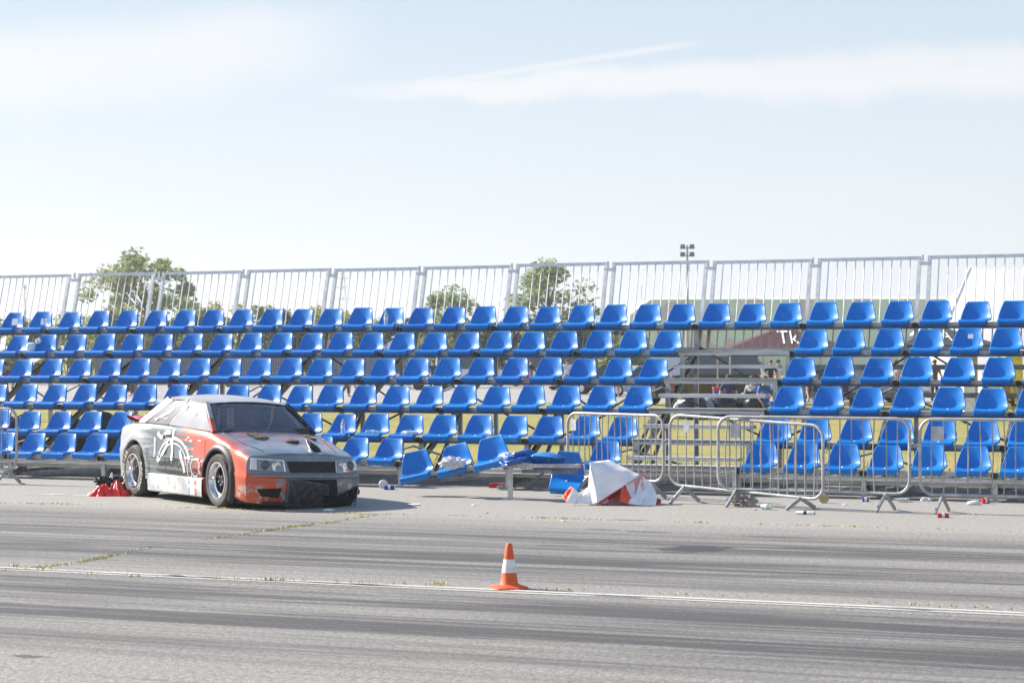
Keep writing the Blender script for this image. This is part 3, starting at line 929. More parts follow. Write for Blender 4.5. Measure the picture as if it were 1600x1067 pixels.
# wheels
M['tyre'] = pm('tyre_rubber', (.060, .057, .053), .7, 0, .3, 9, .1, 70, col2=(.035, .034, .033))
M['chrome'] = pm('polished_rim', (.72, .72, .73), .16, .95, .06, 12)
M['rim_dark'] = pm('black_wheel_centre', (.022, .022, .024), .4, .3, .3, 12)
M['letter'] = pm('tyre_lettering', (.70, .66, .56), .7, 0, .15, 30)
def wheel(s, y, r, wd, rim, sd, centre, word=None):
    """one wheel: tyre with rim, centre and lettering; outer side towards sd"""
    hw_ = wd / 2
    tp = [(rim - .012, -hw_ + .02), (rim + .01, -hw_), (rim + (r - rim) * .35, -hw_ - .012), (rim + (r - rim) * .75, -hw_ - .008), (r - .02, -hw_ + .012), (r - .004, -hw_ + .035), (r, -hw_ * .5), (r, hw_ * .5), (r - .004, hw_ - .035), (r - .02, hw_ - .012), (rim + (r - rim) * .75, hw_ + .008), (rim + (r - rim) * .35, hw_ + .012), (rim + .01, hw_), (rim - .012, hw_ - .02)]
    w_ = MB(); w_.lathe([(a, b * sd) for a, b in tp], 56, (0, 0, 0), 'y')
    wo_ = w_.build('wheel', M['tyre'], car, angle=50, loc=(s, y, r))
    rm = MB()
    o_ = hw_ + .006
    prof = [(rim + .014, o_ - .012), (rim + .010, o_), (rim - .004, o_ + .002), (rim - .012, o_ - .012), (rim - .022, o_ - .03), (rim - .026, o_ - .055), (rim - .045, o_ - .065), (rim - .05, o_ - .10), (rim - .052, -hw_ + .05)]
    rm.lathe([(a, b * sd) for a, b in prof], 48, (0, 0, 0), 'y')
    rm.build('rim', M['chrome'], wo_, angle=35)
    ct = MB(); zc_ = o_ - (.12 if centre == 'star' else .20)
    if centre == 'star':
        ct.lathe([(0, (zc_ + .055) * sd), (.035, (zc_ + .05) * sd), (.05, (zc_ + .01) * sd), (rim - .05, (zc_ - .03) * sd)], 40, (0, 0, 0), 'y')
        for k in range(5):
            a = 2 * math.pi * k / 5 + .3
            ct.bar((.03 * math.cos(a), zc_ * sd + .02 * sd, .03 * math.sin(a)), ((rim - .05) * math.cos(a), (zc_ - .01) * sd, (rim - .05) * math.sin(a)), .05, .05)
    else:
        ct.lathe([(0, (zc_ + .03) * sd), (.05, (zc_ + .03) * sd), (.07, zc_ * sd), (rim - .05, (zc_ - .01) * sd)], 40, (0, 0, 0), 'y')
    ct.build('wheel_centre', M['rim_dark'], wo_)
    nu = MB()
    for k in range(5):
        a = 2 * math.pi * (k + .5) / 5 + .3
        nu.lathe([(0, (zc_ + .075) * sd), (.012, (zc_ + .07) * sd), (.014, (zc_ + .0) * sd)], 8, (.055 * math.cos(a), 0, .055 * math.sin(a)), 'y')
    nu.build('wheel_nut', M['chrome'], wo_)
    if word:
        lt = MB(); rmid = rim + (r - rim) * .57
        for start, txt, size, outward in word:
            for i, ch in enumerate(txt):
                tm = text_mb(ch, size)
                a = R(start - i * 13)
                for v_ in tm.v:
                    ca, sa = math.cos(a - math.pi / 2), math.sin(a - math.pi / 2)
                    px_, pz_ = v_.x * 1.0, v_.y + rmid
                    X_, Z_ = px_ * ca - pz_ * sa, px_ * sa + pz_ * ca
                    rr_ = math.hypot(X_, Z_)
                    lt_y = (hw_ + .0125) * sd
                    v_.x, v_.y, v_.z = (X_ if sd < 0 else -X_), lt_y, Z_
                bb = len(lt.v); lt.v += tm.v; lt.f += [[bb + q for q in f_] for f_ in tm.f]; lt.m += tm.m
        lt.build('tyre_lettering', M['letter'], wo_, smooth=False)
    return wo_
W_ = [(205, 'HOOSIER', .10, 1), (20, 'RACING', .10, 1)]
wheel(RX, -.66, .345, .34, .215, -1, 'deep', W_)
wheel(WB, -.70, .335, .24, .215, -1, 'star')
wheel(RX, .66, .345, .34, .215, 1, 'deep')
wl = wheel(WB, .68, .30, .24, .215, 1, 'star')

# sill panel, black under-lip
M['sill'] = pm('scuffed_white_sill', (.60, .60, .58), .5, 0, .1, 5, col2=(.30, .32, .33))
mb = MB(); rows = []
for i in range(15):
    s = .40 + i * (1.60 / 14); yo = -(yside(s, .3) + .012)
    rows.append([lean(p) for p in ((s, yo + .10, .095), (s, yo + .002, .10), (s, yo - .014, .115), (s, yo - .018, .22), (s, yo - .012, .325), (s, yo + .01, .335))])
mb.grid(rows); mb.build('side_skirt', M['sill'], car, angle=40)
mb = MB(); yo = -(yside(1.7, .25) + .034)
for (sa, sb, mi) in ((1.62, 1.68, 0), (1.68, 1.80, 1), (1.80, 1.86, 2)):
    mb.face([lean((sa, yo, .12)), lean((sb, yo, .12)), lean((sb - .01, yo + .003, .30)), lean((sa - .01, yo + .003, .30))], mi)
M['pale_blue'] = pm('sticker_blue', (.25, .33, .50), .5, 0, .1, 9); M['pale_red'] = pm('sticker_red', (.62, .16, .12), .5, 0, .1, 9)
mb.build('sticker', [M['pale_blue'], M['white'], M['pale_red']], car, smooth=False)
mb = MB(); rows = []
for i in range(21):
    y_ = -.80 + 1.25 * i / 20; s = nose(y_, .1) - .03
    if i < 4: s -= (4 - i) * .10
    rows.append([lean(p) for p in ((s - .25, y_, .115), (s, y_, .115), (s + .05, y_, .10), (s + .055, y_, .075), (s - .25, y_, .07))])
mb.grid(rows); mb.build('front_lip', M['black_rubber'], car, angle=40)

# ---- front end: all pieces follow the nose surface, a few mm proud
def npatch(pts, off, nsub=8):
    """a quad patch on the nose: corners (y, z) bottom left, bottom right, top right, top left"""
    rows = []
    (a, b, c, d) = pts
    for j in range(5):
        v_ = j / 4; r = []
        for i in range(nsub + 1):
            u_ = i / nsub
            y_ = (a[0] * (1 - u_) + b[0] * u_) * (1 - v_) + (d[0] * (1 - u_) + c[0] * u_) * v_
            z_ = (a[1] * (1 - u_) + b[1] * u_) * (1 - v_) + (d[1] * (1 - u_) + c[1] * u_) * v_
            r.append(lean((nose(y_, z_) - .03 + off, y_, z_)))
        rows.append(r)
    return rows
M['void'] = pm('dark_opening', (.008, .008, .009), .8, 0, .3, 9)
M['mesh'] = pm('grille_mesh', (.09, .095, .105), .4, .6, .2, 20)
def hexmesh(mb, pts, off, pitch, rad, shear=0.0):
    (a, b, c, d) = pts
    L_ = max(abs(b[0] - a[0]), abs(c[0] - d[0])); Hh = max(abs(d[1] - a[1]), abs(c[1] - b[1]))
    def q(u_, v_):
        y_ = (a[0] * (1 - u_) + b[0] * u_) * (1 - v_) + (d[0] * (1 - u_) + c[0] * u_) * v_
        z_ = (a[1] * (1 - u_) + b[1] * u_) * (1 - v_) + (d[1] * (1 - u_) + c[1] * u_) * v_
        return lean((nose(y_, z_) - .03 + off + shear * math.sin(u_ * 26 + v_ * 9), y_, z_))
    n_ = int(L_ / pitch); mrows = max(2, int(Hh / pitch))
    for k in range(-mrows, n_ + mrows):
        for sgn in (1, -1):
            u0, u1 = k / n_, (k + sgn * mrows * .6) / n_
            v0, v1 = 0.0, 1.0
            if u0 > 1 or u0 < 0:
                tgt = 1.0 if u0 > 1 else 0.0
                if (u1 - u0) == 0: continue
                t_ = (tgt - u0) / (u1 - u0)
                if not 0 <= t_ <= 1: continue
                v0 = t_; u0 = tgt
            if u1 > 1 or u1 < 0:
                tgt = 1.0 if u1 > 1 else 0.0
                t_ = (tgt - k / n_) / (sgn * mrows * .6 / n_)
                if not 0 <= t_ <= 1: continue
                v1 = t_; u1 = tgt
            if v1 - v0 < .05: continue
            mb.tube([q(u0 + (u1 - u0) * w_, v0 + (v1 - v0) * w_) for w_ in (0, .25, .5, .75, 1)], rad, 4, cap=False)
gp = ((-.245, .465), (.405, .465), (.435, .60), (-.275, .60))
mb = MB(); mb.grid(npatch(gp, .004)); gv = mb.build('grille', M['void'], car, smooth=False)
mb = MB(); hexmesh(mb, gp, .012, .028, .0035); mb.build('grille_mesh', M['mesh'], gv, smooth=False)
# bumper bar under the lights
M['bumper'] = M['car']
mb = MB(); rows = []
for i in range(33):
    y_ = -.765 + 1.53 * i / 32
    s = nose(y_, .4) - .03; e_ = .03 + (.02 if abs(y_) > .7 else 0)
    rows.append([lean(p) for p in ((s, y_, .395), (s + .026, y_, .398), (s + .036, y_, .413), (s + .034, y_, .434), (s + .015, y_, .448), (s - .02, y_, .451))])
mb.grid(rows); mb.build('bumper', M['car'], car, angle=50)
# big lower opening and the torn mesh hanging from it
op = ((-.30, .10), (.44, .10), (.40, .385), (-.27, .385))
mb = MB(); mb.grid(npatch(op, .004)); lo_ = mb.build('lower_intake', M['void'], car, smooth=False)
M['mesh2'] = pm('torn_mesh', (.17, .175, .19), .45, .5, .2, 20)
hm = ((-.30, .055), (.28, .035), (.25, .315), (-.28, .385))
mb = MB(); hexmesh(mb, hm, .03, .026, .0042, .016)
for a_, b_ in (((-.30, .055), (.28, .035)), ((.28, .035), (.25, .315)), ((.25, .315), (-.28, .385)), ((-.28, .385), (-.30, .055))):
    mb.tube([lean((nose(y_, z_) - .0, y_, z_)) for y_, z_ in [(a_[0] + (b_[0] - a_[0]) * k / 5, a_[1] + (b_[1] - a_[1]) * k / 5) for k in range(6)]], .008, 5)
mb.build('torn_mesh', M['mesh2'], lo_, smooth=False)
hm2 = ((.20, .00), (.47, .02), (.47, .16), (.18, .20))
mb = MB(); hexmesh(mb, hm2, .055, .024, .004); mb.grid(npatch(hm2, .045, 4)); mb.build('mesh_flap', M['void'], lo_, smooth=False)
# intercooler core behind the mesh
mb = MB()
for k in range(9):
    z_ = .13 + .02 * k
    mb.bar(lean((nose(-.25, z_) + .0, -.26, z_)), lean((nose(.15, z_) + .0, .16, z_)), .01, .008)
mb.build('cooler_core', M['rim_dark'], lo_, smooth=False)
# fog lamp opening on the right
mb = MB(); mb.grid(npatch(((-.60, .175), (-.385, .155), (-.36, .275), (-.655, .262)), .008, 6)); mb.build('side_intake', M['void'], car, smooth=False)
# broken left corner: jagged black hole, hanging shreds
mb = MB()
for q_ in (((.45, .02), (.58, .03), (.57, .235), (.44, .20)), ((.58, .03), (.66, .06), (.67, .275), (.57, .235)), ((.66, .06), (.735, .17), (.755, .30), (.67, .275))): mb.grid(npatch(q_, .012, 3))
mb.build('broken_corner', M['void'], car, smooth=False)
mb = MB()
for a_, b_, w_ in (((.69, .24), (.70, .05), .012), ((.64, .25), (.66, .16), .03), ((.55, .22), (.52, .12), .02), ((.72, .3), (.745, .2), .03)):
    p, q_ = lean((nose(*a_) + .0, *a_)), lean((nose(*b_) + .02, *b_))
    mb.bar(p, p.lerp(q_, .5) + Vector((.02, .01, 0)), w_, .006); mb.bar(p.lerp(q_, .5) + Vector((.02, .01, 0)), q_, w_ * .7, .006)
mb.build('bumper_shred', M['black_plastic'], car, smooth=False)

# headlights
M['lamp_glass'] = pm('headlight_lens', (.20, .21, .235), .12, .15, .06, 16, coat=1.0)
M['lamp_chrome'] = pm('headlight_reflector', (.75, .76, .78), .12, .9, .1, 20)
M['lamp_dark'] = pm('projector_dark', (.06, .055, .075), .1, .2, .2, 20, coat=1.0)
for sd in (-1, 1):
    yo_ = .045
    hp_ = [(sd * .735 + yo_ * .3, .492), (sd * .355 + yo_, .474), (sd * .365 + yo_, .608), (sd * .715 + yo_ * .3, .628)]
    mb = MB(); rr = npatch(hp_, .012, 10); mb.grid(rr)
    edge = [rr[0], [r[-1] for r in rr], rr[-1][::-1], [r[0] for r in rr][::-1]]
    hl = mb.build('headlight', M['lamp_glass'], car, angle=60)
    for (yc, zc, rad, mt, nm) in ((.585 + sd * yo_, .545, .052, 'lamp_dark', 'projector'), (.46 + sd * yo_, .538, .058, 'lamp_chrome', 'reflector')):
        mb = MB(); c = lean((nose(sd * yc, zc) - .03 + .014, sd * yc, zc))
        tilt = Matrix.Rotation(-sd * -.25, 3, 'Z')
        mb.lathe([(0, .018 if nm == 'projector' else -.002), (rad * .5, .014 if nm == 'projector' else .0), (rad * .85, .006), (rad, .009), (rad * 1.12, .002)], 24, c, 'x', 0, None)
        mb.build(nm, M[mt], hl)
    mb = MB(); mb.tube([e for r in edge for e in r], .007, 5, closed=True); mb.build('lens_edge', M['lamp_chrome'], hl)
    ip = [(sd * .738 + yo_ * .3, .497), (sd * .665 + yo_ * .3, .493), (sd * .655 + yo_ * .3, .618), (sd * .716 + yo_ * .3, .624)]
    mb = MB(); mb.grid(npatch(ip, .017, 4)); mb.build('indicator', M['white'], hl)

# hood: teardrop hole, vents
def top_pt(s, y, off): return lean((s, y, ztop(s, y) + off))
mb = MB(); pts = []
for k in range(28):
    a = 2 * math.pi * k / 28
    s = 2.97 + .17 * math.cos(a); y_ = .20 + .10 * math.sin(a) * (.5 + .5 * math.cos(a) * .9 + .12)
    pts.append((s, y_))
HO = lambda s: .008 + .075 * max(0, (3.14 - s) / .34) ** 1.0
mb.grid([[top_pt(s, y_, .002) for s, y_ in pts], [top_pt(s, y_, HO(s)) for s, y_ in pts]], close_u=True, mi=1)
mb.grid([[top_pt(s, y_, HO(s)) for s, y_ in pts], [top_pt(2.97 + (s - 2.97) * .6 + .03, .20 + (y_ - .20) * .6, HO(s) - .004) for s, y_ in pts]], close_u=True)
mb.face([top_pt(2.97 + (s - 2.97) * .6 + .03, .20 + (y_ - .20) * .6, HO(s) - .004) for s, y_ in pts]); ah = mb.build('air_hole', [M['void'], M['car']], car, smooth=False)
mb = MB(); mb.tube([top_pt(s, y_, HO(s)) for s, y_ in pts], .008, 6, closed=True); mb.build('hole_rim', M['car'], ah)
M['rusty'] = pm('burnt_vent', (.16, .12, .08), .7, .2, .3, 16, col2=(.03, .025, .02))
for (sv, yv, ln_, wv) in ((2.42, -.27, .17, .11), (2.40, .47, .16, .05)):
    mb = MB(); pts = [(sv - ln_, yv - wv * .7), (sv - ln_ * .4, yv - wv), (sv + ln_ * .7, yv - wv * .9), (sv + ln_, yv), (sv + ln_ * .6, yv + wv), (sv - ln_ * .7, yv + wv * .9)]
    mb.face([top_pt(s, y_, .007) for s, y_ in pts]); vo = mb.build('hood_vent', M['void'], car, smooth=False)
    mb = MB()
    for k in range(3):
        y_ = yv - wv * .5 + wv * .5 * k
        mb.bar(top_pt(sv - ln_ * .7, y_, .012), top_pt(sv + ln_ * .6, y_, .012), .03, .006)
    mb.build('vent_slat', M['rusty'], vo, smooth=False)
mb = MB(); mb.lathe([(0, .028), (.05, .022), (.09, .008), (.11, 0)], 20, top_pt(2.58, .10, -.006)); mb.build('hood_bump', pm('rose_bump', (.30, .09, .09), .4, .1, .15, 8), car)
# hood shut lines
mb = MB()
for yv in (-.60, .60): mb.tube([top_pt(2.12 + .09 * k, yv * (1 - .035 * max(0, k - 5)), .0015) for k in range(11)], .004, 4)
mb.build('hood_gap', M['void'], car, smooth=False)

# ---- greenhouse
RT = [(.56, 1.325), (.80, 1.335), (1.1, 1.325), (1.40, 1.30), (1.60, 1.268)]       # roof edge (s, z)
def roof_y(s): return .555 + .02 * math.sin((s - .4) / 1.3 * 3.14)
M['roof'] = M['car']
mb = MB(); rows = []
for (s, z) in RT + [(1.66, 1.25)]:
    yr = roof_y(s); r = []
    for i in range(15):
        u_ = -1 + 2 * i / 14
        bow = .05 * (u_ * u_) * (1 if s > 1.6 else .3)
        r.append(lean((s - bow, yr * u_ * 1.02, z + .045 * (1 - u_ * u_))))
    rows.append(r)
rows = [[lean((.52, r_ * .555 / 7, 1.30 + .045 * (1 - (r_ / 7) ** 2))) for r_ in range(-7, 8)]] + rows
mb.grid(rows)
lowr = [[p + Vector((0, 0, -.035)) for p in r] for r in rows]
mb.grid(lowr)
mb.grid([rows[0], lowr[0]]); mb.grid([rows[-1], lowr[-1]]); mb.grid([[r[0] for r in rows], [r[0] for r in lowr]]); mb.grid([[r[-1] for r in rows], [r[-1] for r in lowr]])
mb.build('roof', pm('roof_paint', (.40, .41, .42), .35, .1, .08, 3, coat=.2, col2=(.37, .31, .32), stretch=(.7, 1.5, 1)), car, angle=50)
A_T, A_B = (1.60, .565, 1.26), (2.08, .70, .905)
C_T, C_B = (.56, .55, 1.31), (-.02, .68, .985)
B_T, B_B = (1.10, .568, 1.305), (.82, .70, .965)
def mir(p, sd): return lean((p[0], sd * p[1], p[2]))
M['orange'] = pm('orange_paint', (.56, .085, .035), .35, .1, .1, 8, coat=.5)
M['pillar_white'] = pm('pillar_white', (.70, .70, .69), .4, 0, .06, 6)
M['frosted'] = pm('scuffed_polycarbonate', (.27, .28, .31), .6, 0, .06, 3, col2=(.20, .215, .25), coat=.0, spec=.3)
M['grey_pane'] = pm('grey_quarter_pane', (.12, .125, .14), .55, 0, .06, 4, spec=.3)
for sd in (-1, 1):
    mb = MB()
    mb.bar(mir(A_B, sd), mir(A_T, sd), .055, .05, up=(0, 1, 0)); mb.build('front_pillar', M['sill'] if sd < 0 else M['black_rubber'], car, smooth=False)
    mb = MB(); mb.bar(mir(A_B, sd) + Vector((.003, sd * .003, .003)), mir([A_B[k] * .55 + A_T[k] * .45 for k in range(3)], sd) + Vector((.003, sd * .003, .003)), .06, .055, up=(0, 1, 0)); (mb.build('pillar_paint', M['orange'], car, smooth=False) if sd < 0 else None)
    mb = MB(); rows = []
    for k in range(9):
        v_ = k / 8; s_ = lambda a, b: a + (b - a) * v_
        rows.append([mir(p, sd) for p in ((s_(-.16, .47), s_(.62, .50), s_(1.0, 1.338)), (s_(-.14, .46), s_(.715, .575), s_(1.0, 1.338)), (s_(-.10, .50), s_(.735, .60), s_(.985, 1.318)), (s_(.06, .66), s_(.735, .597), s_(.978, 1.285)), (s_(.06, .66), s_(.70, .57), s_(.97, 1.28)))])
    mb.grid(rows); mb.build('rear_pillar', M['pillar_white'], car, angle=30)
    mb = MB(); mb.bar(mir(B_B, sd), mir(B_T, sd), .03, .05, up=(0, 1, 0)); mb.build('door_pillar', M['sill'], car, smooth=False)
    dw = MB(); q = [(2.03, .715, .92), (.85, .725, .968), (1.115, .585, 1.292), (1.58, .58, 1.256)]
    rows = []
    for j in range(7):
        v_ = j / 6
        rows.append([mir([(q[0][k] * (1 - u_) + q[1][k] * u_) * (1 - v_) + (q[3][k] * (1 - u_) + q[2][k] * u_) * v_ for k in range(3)], sd) + Vector((0, sd * .012 * math.sin(math.pi * v_), 0)) for u_ in [i / 8 for i in range(9)]])
    dw.grid(rows); dwo = dw.build('door_window', M['frosted'], car)
    qw = MB(); q = [(.80, .725, .97), (.05, .715, .985), (.62, .585, 1.285), (1.07, .585, 1.29)]
    rows = []
    for j in range(7):
        v_ = j / 6
        rows.append([mir([(q[0][k] * (1 - u_) + q[1][k] * u_) * (1 - v_) + (q[3][k] * (1 - u_) + q[2][k] * u_) * v_ for k in range(3)], sd) + Vector((0, sd * .012 * math.sin(math.pi * v_), 0)) for u_ in [i / 8 for i in range(9)]])
    qw.grid(rows); qwo = qw.build('quarter_window', M['grey_pane'], car)
    if sd < 0:
        def on(q_, u_, v_, off=-.018):
            p = [(q_[0][k] * (1 - u_) + q_[1][k] * u_) * (1 - v_) + (q_[3][k] * (1 - u_) + q_[2][k] * u_) * v_ for k in range(3)]
            return mir(p, -1) + Vector((0, off, 0))
        qd = [(2.03, .715, .92), (.85, .725, .968), (1.115, .585, 1.292), (1.58, .58, 1.256)]
        st = MB(); st.face([on(qd, *p) for p in ((.80, .62), (.99, .64), (.99, .84), (.80, .84))]); st.build('window_sticker', M['paper'], dwo, smooth=False)
        st = MB(); st.face([on(qd, *p) for p in ((.38, .50), (.41, .47), (.33, .60), (.31, .62))])
        st.face([on(qd, *p) for p in ((.30, .63), (.31, .62), (.27, .69), (.26, .69))]); st.build('window_scratch', M['void'], dwo, smooth=False)
        st = MB()
        jag = [(.62, .12), (.58, .28), (.50, .22), (.42, .40), (.30, .46), (.33, .56), (.24, .60), (.34, .70), (.50, .72), (.46, .62), (.56, .56), (.52, .44), (.66, .36), (.64, .26), (.76, .18)]
        st.face([on(q, u_, v_) for u_, v_ in jag])
        for k in range(4): st.face([on(q, *p) for p in ((.40 - .05 * k, .22 - .0 * k), (.37 - .05 * k, .22), (.365 - .05 * k, .27), (.39 - .05 * k, .27))])
        st.build('window_sticker', M['paper'], qwo, smooth=False)
def glass(name, tint, alpha):
    m_ = bpy.data.materials.new(name); m_.use_nodes = True
    bs = m_.node_tree.nodes['Principled BSDF']
    bs.inputs['Base Color'].default_value = (*tint, 1); bs.inputs['Roughness'].default_value = .06; bs.inputs['Alpha'].default_value = alpha
    bs.inputs['Specular IOR Level'].default_value = .9; bs.inputs['Coat Weight'].default_value = .6; bs.inputs['Coat Roughness'].default_value = .04
    nt = NT(m_.node_tree); tcn = nt.n('ShaderNodeTexCoord')
    bn = nt.n('ShaderNodeBump'); bn.inputs['Strength'].default_value = .06; nt.l(nt.noise(tcn.outputs['Object'], 2.5, 2), bn.inputs['Height']); nt.l(bn.outputs[0], bs.inputs['Normal'])
    return m_
M['windscreen'] = glass('tinted_windscreen', (.09, .105, .16), .45)
mb = MB(); rows = []
for j in range(9):
    v_ = j / 8; r = []
    for i in range(17):
        u_ = -1 + 2 * i / 16
        yb, yt = .69, .56
        s = (2.28 - .19 * u_ * u_) * (1 - v_) + (1.665 - .06 * u_ * u_) * v_ + .025 * math.sin(math.pi * v_)
        z = (.895 + .02 * (1 - u_ * u_)) * (1 - v_) + (1.245 + .035 * (1 - u_ * u_)) * v_
        r.append(lean((s, u_ * (yb * (1 - v_) + yt * v_), z)))
    rows.append(r)
mb.grid(rows); wso = mb.build('windscreen', M['windscreen'], car)
mb = MB(); up_ = Vector((.004, 0, .006))
mb.tube([p + up_ for p in rows[-1]], .012, 5); mb.tube([r[0] + up_ for r in rows], .012, 5); mb.tube([r[-1] + up_ for r in rows], .016, 5); mb.build('windscreen_seal', M['black_rubber'], wso)
mb = MB()
for p in [rows[-1][i] for i in (1, 3, 6, 7, 8, 10, 13)] + [rows[i][-1] for i in (2, 4, 6)]:
    mb.lathe([(0, .012), (.007, .008), (.009, 0)], 8, p + Vector((.01, 0, .01)))
mb.build('screen_rivet', M['chrome'], wso)
mb = MB(); mb.tube([rows[0][7] + Vector((.02, 0, .012)), rows[4][10] + Vector((.015, 0, .01)), rows[7][12] + Vector((.01, 0, .01))], .005, 5); mb.build('wiper', M['black_plastic'], wso)
# rear screen
mb = MB(); rows = []
for j in range(5):
    v_ = j / 4
    rows.append([lean((-.16 * (1 - v_) + .53 * v_, u_ / 6 * (.62 * (1 - v_) + .53 * v_), 1.0 * (1 - v_) + 1.335 * v_)) for u_ in range(-6, 7)])
mb.grid(rows); mb.build('rear_screen', M['grey_pane'], car)
# ducktail
mb = MB(); rows = []
for i in range(13):
    y_ = -.73 + 1.46 * i / 12
    rows.append([lean(p) for p in ((-.02, y_, 1.0), (-.20, y_, 1.02), (-.50, y_, 1.065), (-.53, y_, 1.05), (-.44, y_, 1.0), (-.06, y_, .985))])
mb.grid(rows, close_u=True); mb.build('spoiler', M['orange'], car, angle=40)
# interior: seat, cage, dash
M['interior'] = pm('interior_grey', (.22, .23, .25), .6, .2, .15, 8)
mb = MB(); mb.box(lean((1.0, 0, .96)), (1.9, 1.3, .02)); mb.box(lean((2.02, 0, .93)), (.25, 1.2, .06)); mb.build('dashboard', M['black_plastic'], car, smooth=False)
mb = MB()
for yv in (-.50, .50):
    mb.tube([lean(p) for p in ((2.0, yv * 1.2, .92), (1.62, yv, 1.24), (1.0, yv, 1.27), (.3, yv * .95, 1.0))], .02, 8)
mb.tube([lean(p) for p in ((1.0, -.5, 1.27), (1.0, .5, 1.27))], .02, 8); mb.tube([lean(p) for p in ((1.0, -.5, 1.27), (1.0, .45, .97))], .02, 8); mb.tube([lean(p) for p in ((1.62, -.5, 1.24), (1.62, .5, 1.24))], .02, 8)
mb.build('roll_cage', M['interior'], car)
M['pale_plate'] = pm('drilled_plate', (.62, .62, .60), .5, .2, .1, 9)
for yv in (-.30, -.10):
    mb = MB(); mb.box(lean((1.30, yv, 1.09)), (.03, .10, .26))
    so = mb.build('seat_plate', M['pale_plate'], car, smooth=False)
    mb = MB()
    for zc in (1.0, 1.06, 1.12, 1.18): mb.lathe([(0, .018), (.014, .018)], 12, lean((1.30, yv, zc)), 'x')
    mb.build('plate_hole', M['void'], so, smooth=False)
mb = MB(); mb.lathe([(.0, .0), (.20, .0), (.22, .10), (.20, .24), (.13, .34), (.0, .35)], 16, lean((1.05, .30, .93))); mb.build('driver_seat', M['interior'], car)

# ---- door graphics: thin vinyl lying on the flank
M['vinyl_white'] = pm('white_vinyl', (.60, .61, .61), .4, 0, .06, 12); M['vinyl_black'] = pm('black_vinyl', (.03, .03, .032), .4, 0, .3, 12); M['vinyl_grey'] = pm('grey_vinyl', (.42, .43, .43), .4, 0, .12, 10)
def fl(s, z, off=.004): return lean((s, -(yside(s, z) + off), z))
def strip(mb, pts, wd, off, mi=0):
    rows = []
    for i, (s, z) in enumerate(pts):
        a = pts[max(0, i - 1)]; b = pts[min(len(pts) - 1, i + 1)]
        dx_, dz_ = b[0] - a[0], b[1] - a[1]; L_ = math.hypot(dx_, dz_) or 1
        w_ = wd[i] if isinstance(wd, list) else wd
        nx, nz = -dz_ / L_ * w_ / 2, dx_ / L_ * w_ / 2
        rows.append([fl(s - nx, z - nz, off), fl(s, z, off), fl(s + nx, z + nz, off)])
    mb.grid(rows, mi)
gr = MB()
arc = lambda cx, cz, rx, rz_, a0, a1, n_=18: [(cx + rx * math.cos(R(a0 + (a1 - a0) * i / n_)), cz + rz_ * math.sin(R(a0 + (a1 - a0) * i / n_))) for i in range(n_ + 1)]
strip(gr, arc(1.12, .44, .48, .36, 12, 172), .034, .004); strip(gr, arc(1.12, .42, .40, .32, 10, 165), .022, .005); strip(gr, arc(1.10, .40, .56, .42, 5, 120), .014, .006)
strip(gr, [(1.06 + .02 * math.sin(i), .80 + .018 * (i - 6)) for i in range(13)][:8] + [(1.10, .86)], .07, .004)
strip(gr, [(1.08, .92 - .05 * i) for i in range(9)], .065, .007)
strip(gr, [(1.30, .66), (1.36, .56), (1.44, .46), (1.46, .38)], .06, .005); strip(gr, [(.95, .74), (.80, .60), (.66, .50)], .06, .005)
strip(gr, [(.55, .55 + .05 * i) for i in range(6)], .05, .004)
strip(gr, [(.62, .86), (.75, .80), (.88, .88), (1.0, .86)], .06, .006)
strip(gr, arc(1.78, .46, .13, .11, 0, 300, 20), .016, .006); strip(gr, arc(1.98, .46, .10, .09, 20, 230, 16), .013, .006); strip(gr, arc(1.62, .44, .07, .12, 90, 330, 14), .014, .006)
for k in range(16):
    s = rnd.uniform(1.35, 1.85); z = rnd.uniform(.55, .86); strip(gr, [(s, z), (s + rnd.uniform(.04, .12), z)], .016, .005)
gr.build('door_graphic', M['vinyl_white'], car, smooth=False)
gr = MB()
strip(gr, [(.62, .385), (.9, .375), (1.2, .37), (1.5, .365), (1.75, .36), (1.95, .36)], [.02, .05, .06, .055, .05, .02], .0035)
for i, ch in enumerate('MOTORSPORT'[:0]): pass
for k in range(9):
    s = .72 + .075 * k; h_ = rnd.uniform(.05, .085); z = .445
    strip(gr, [(s, z), (s + rnd.uniform(-.015, .02), z + h_)], .022, .0065)
    strip(gr, [(s, z + rnd.choice((0, h_ * .5, h_))), (s + .045, z + rnd.choice((0, h_ * .5, h_)))], .018, .0065)
strip(gr, [(.95, .52), (1.15, .535), (1.35, .53)], [.01, .05, .02], .005); strip(gr, [(.80, .80), (.83, .84)], .04, .0075); strip(gr, [(1.70, .43), (1.82, .42)], .05, .005); strip(gr, [(1.9, .46), (1.97, .44)], .06, .005)
for k in range(8): strip(gr, [(.9 + .12 * k, .375), (.93 + .12 * k, .375)], .012, .008)
gr.build('door_graphic', M['vinyl_black'], car, smooth=False)
# door gaps
mb = MB()
strip(mb, [(.90, .36 + .06 * i) for i in range(10)], .008, .0025); strip(mb, [(2.02, .36 + .055 * i) for i in range(10)], .008, .0025)
strip(mb, [(.45 + .1 * i, .545) for i in range(17)], .008, .0025); mb.build('door_gap', M['void'], car, smooth=False)
mb = MB(); mb.box(fl(.99, .83, .006), (.13, .012, .035)); mb.build('door_handle', M['black_plastic'], car, smooth=False)

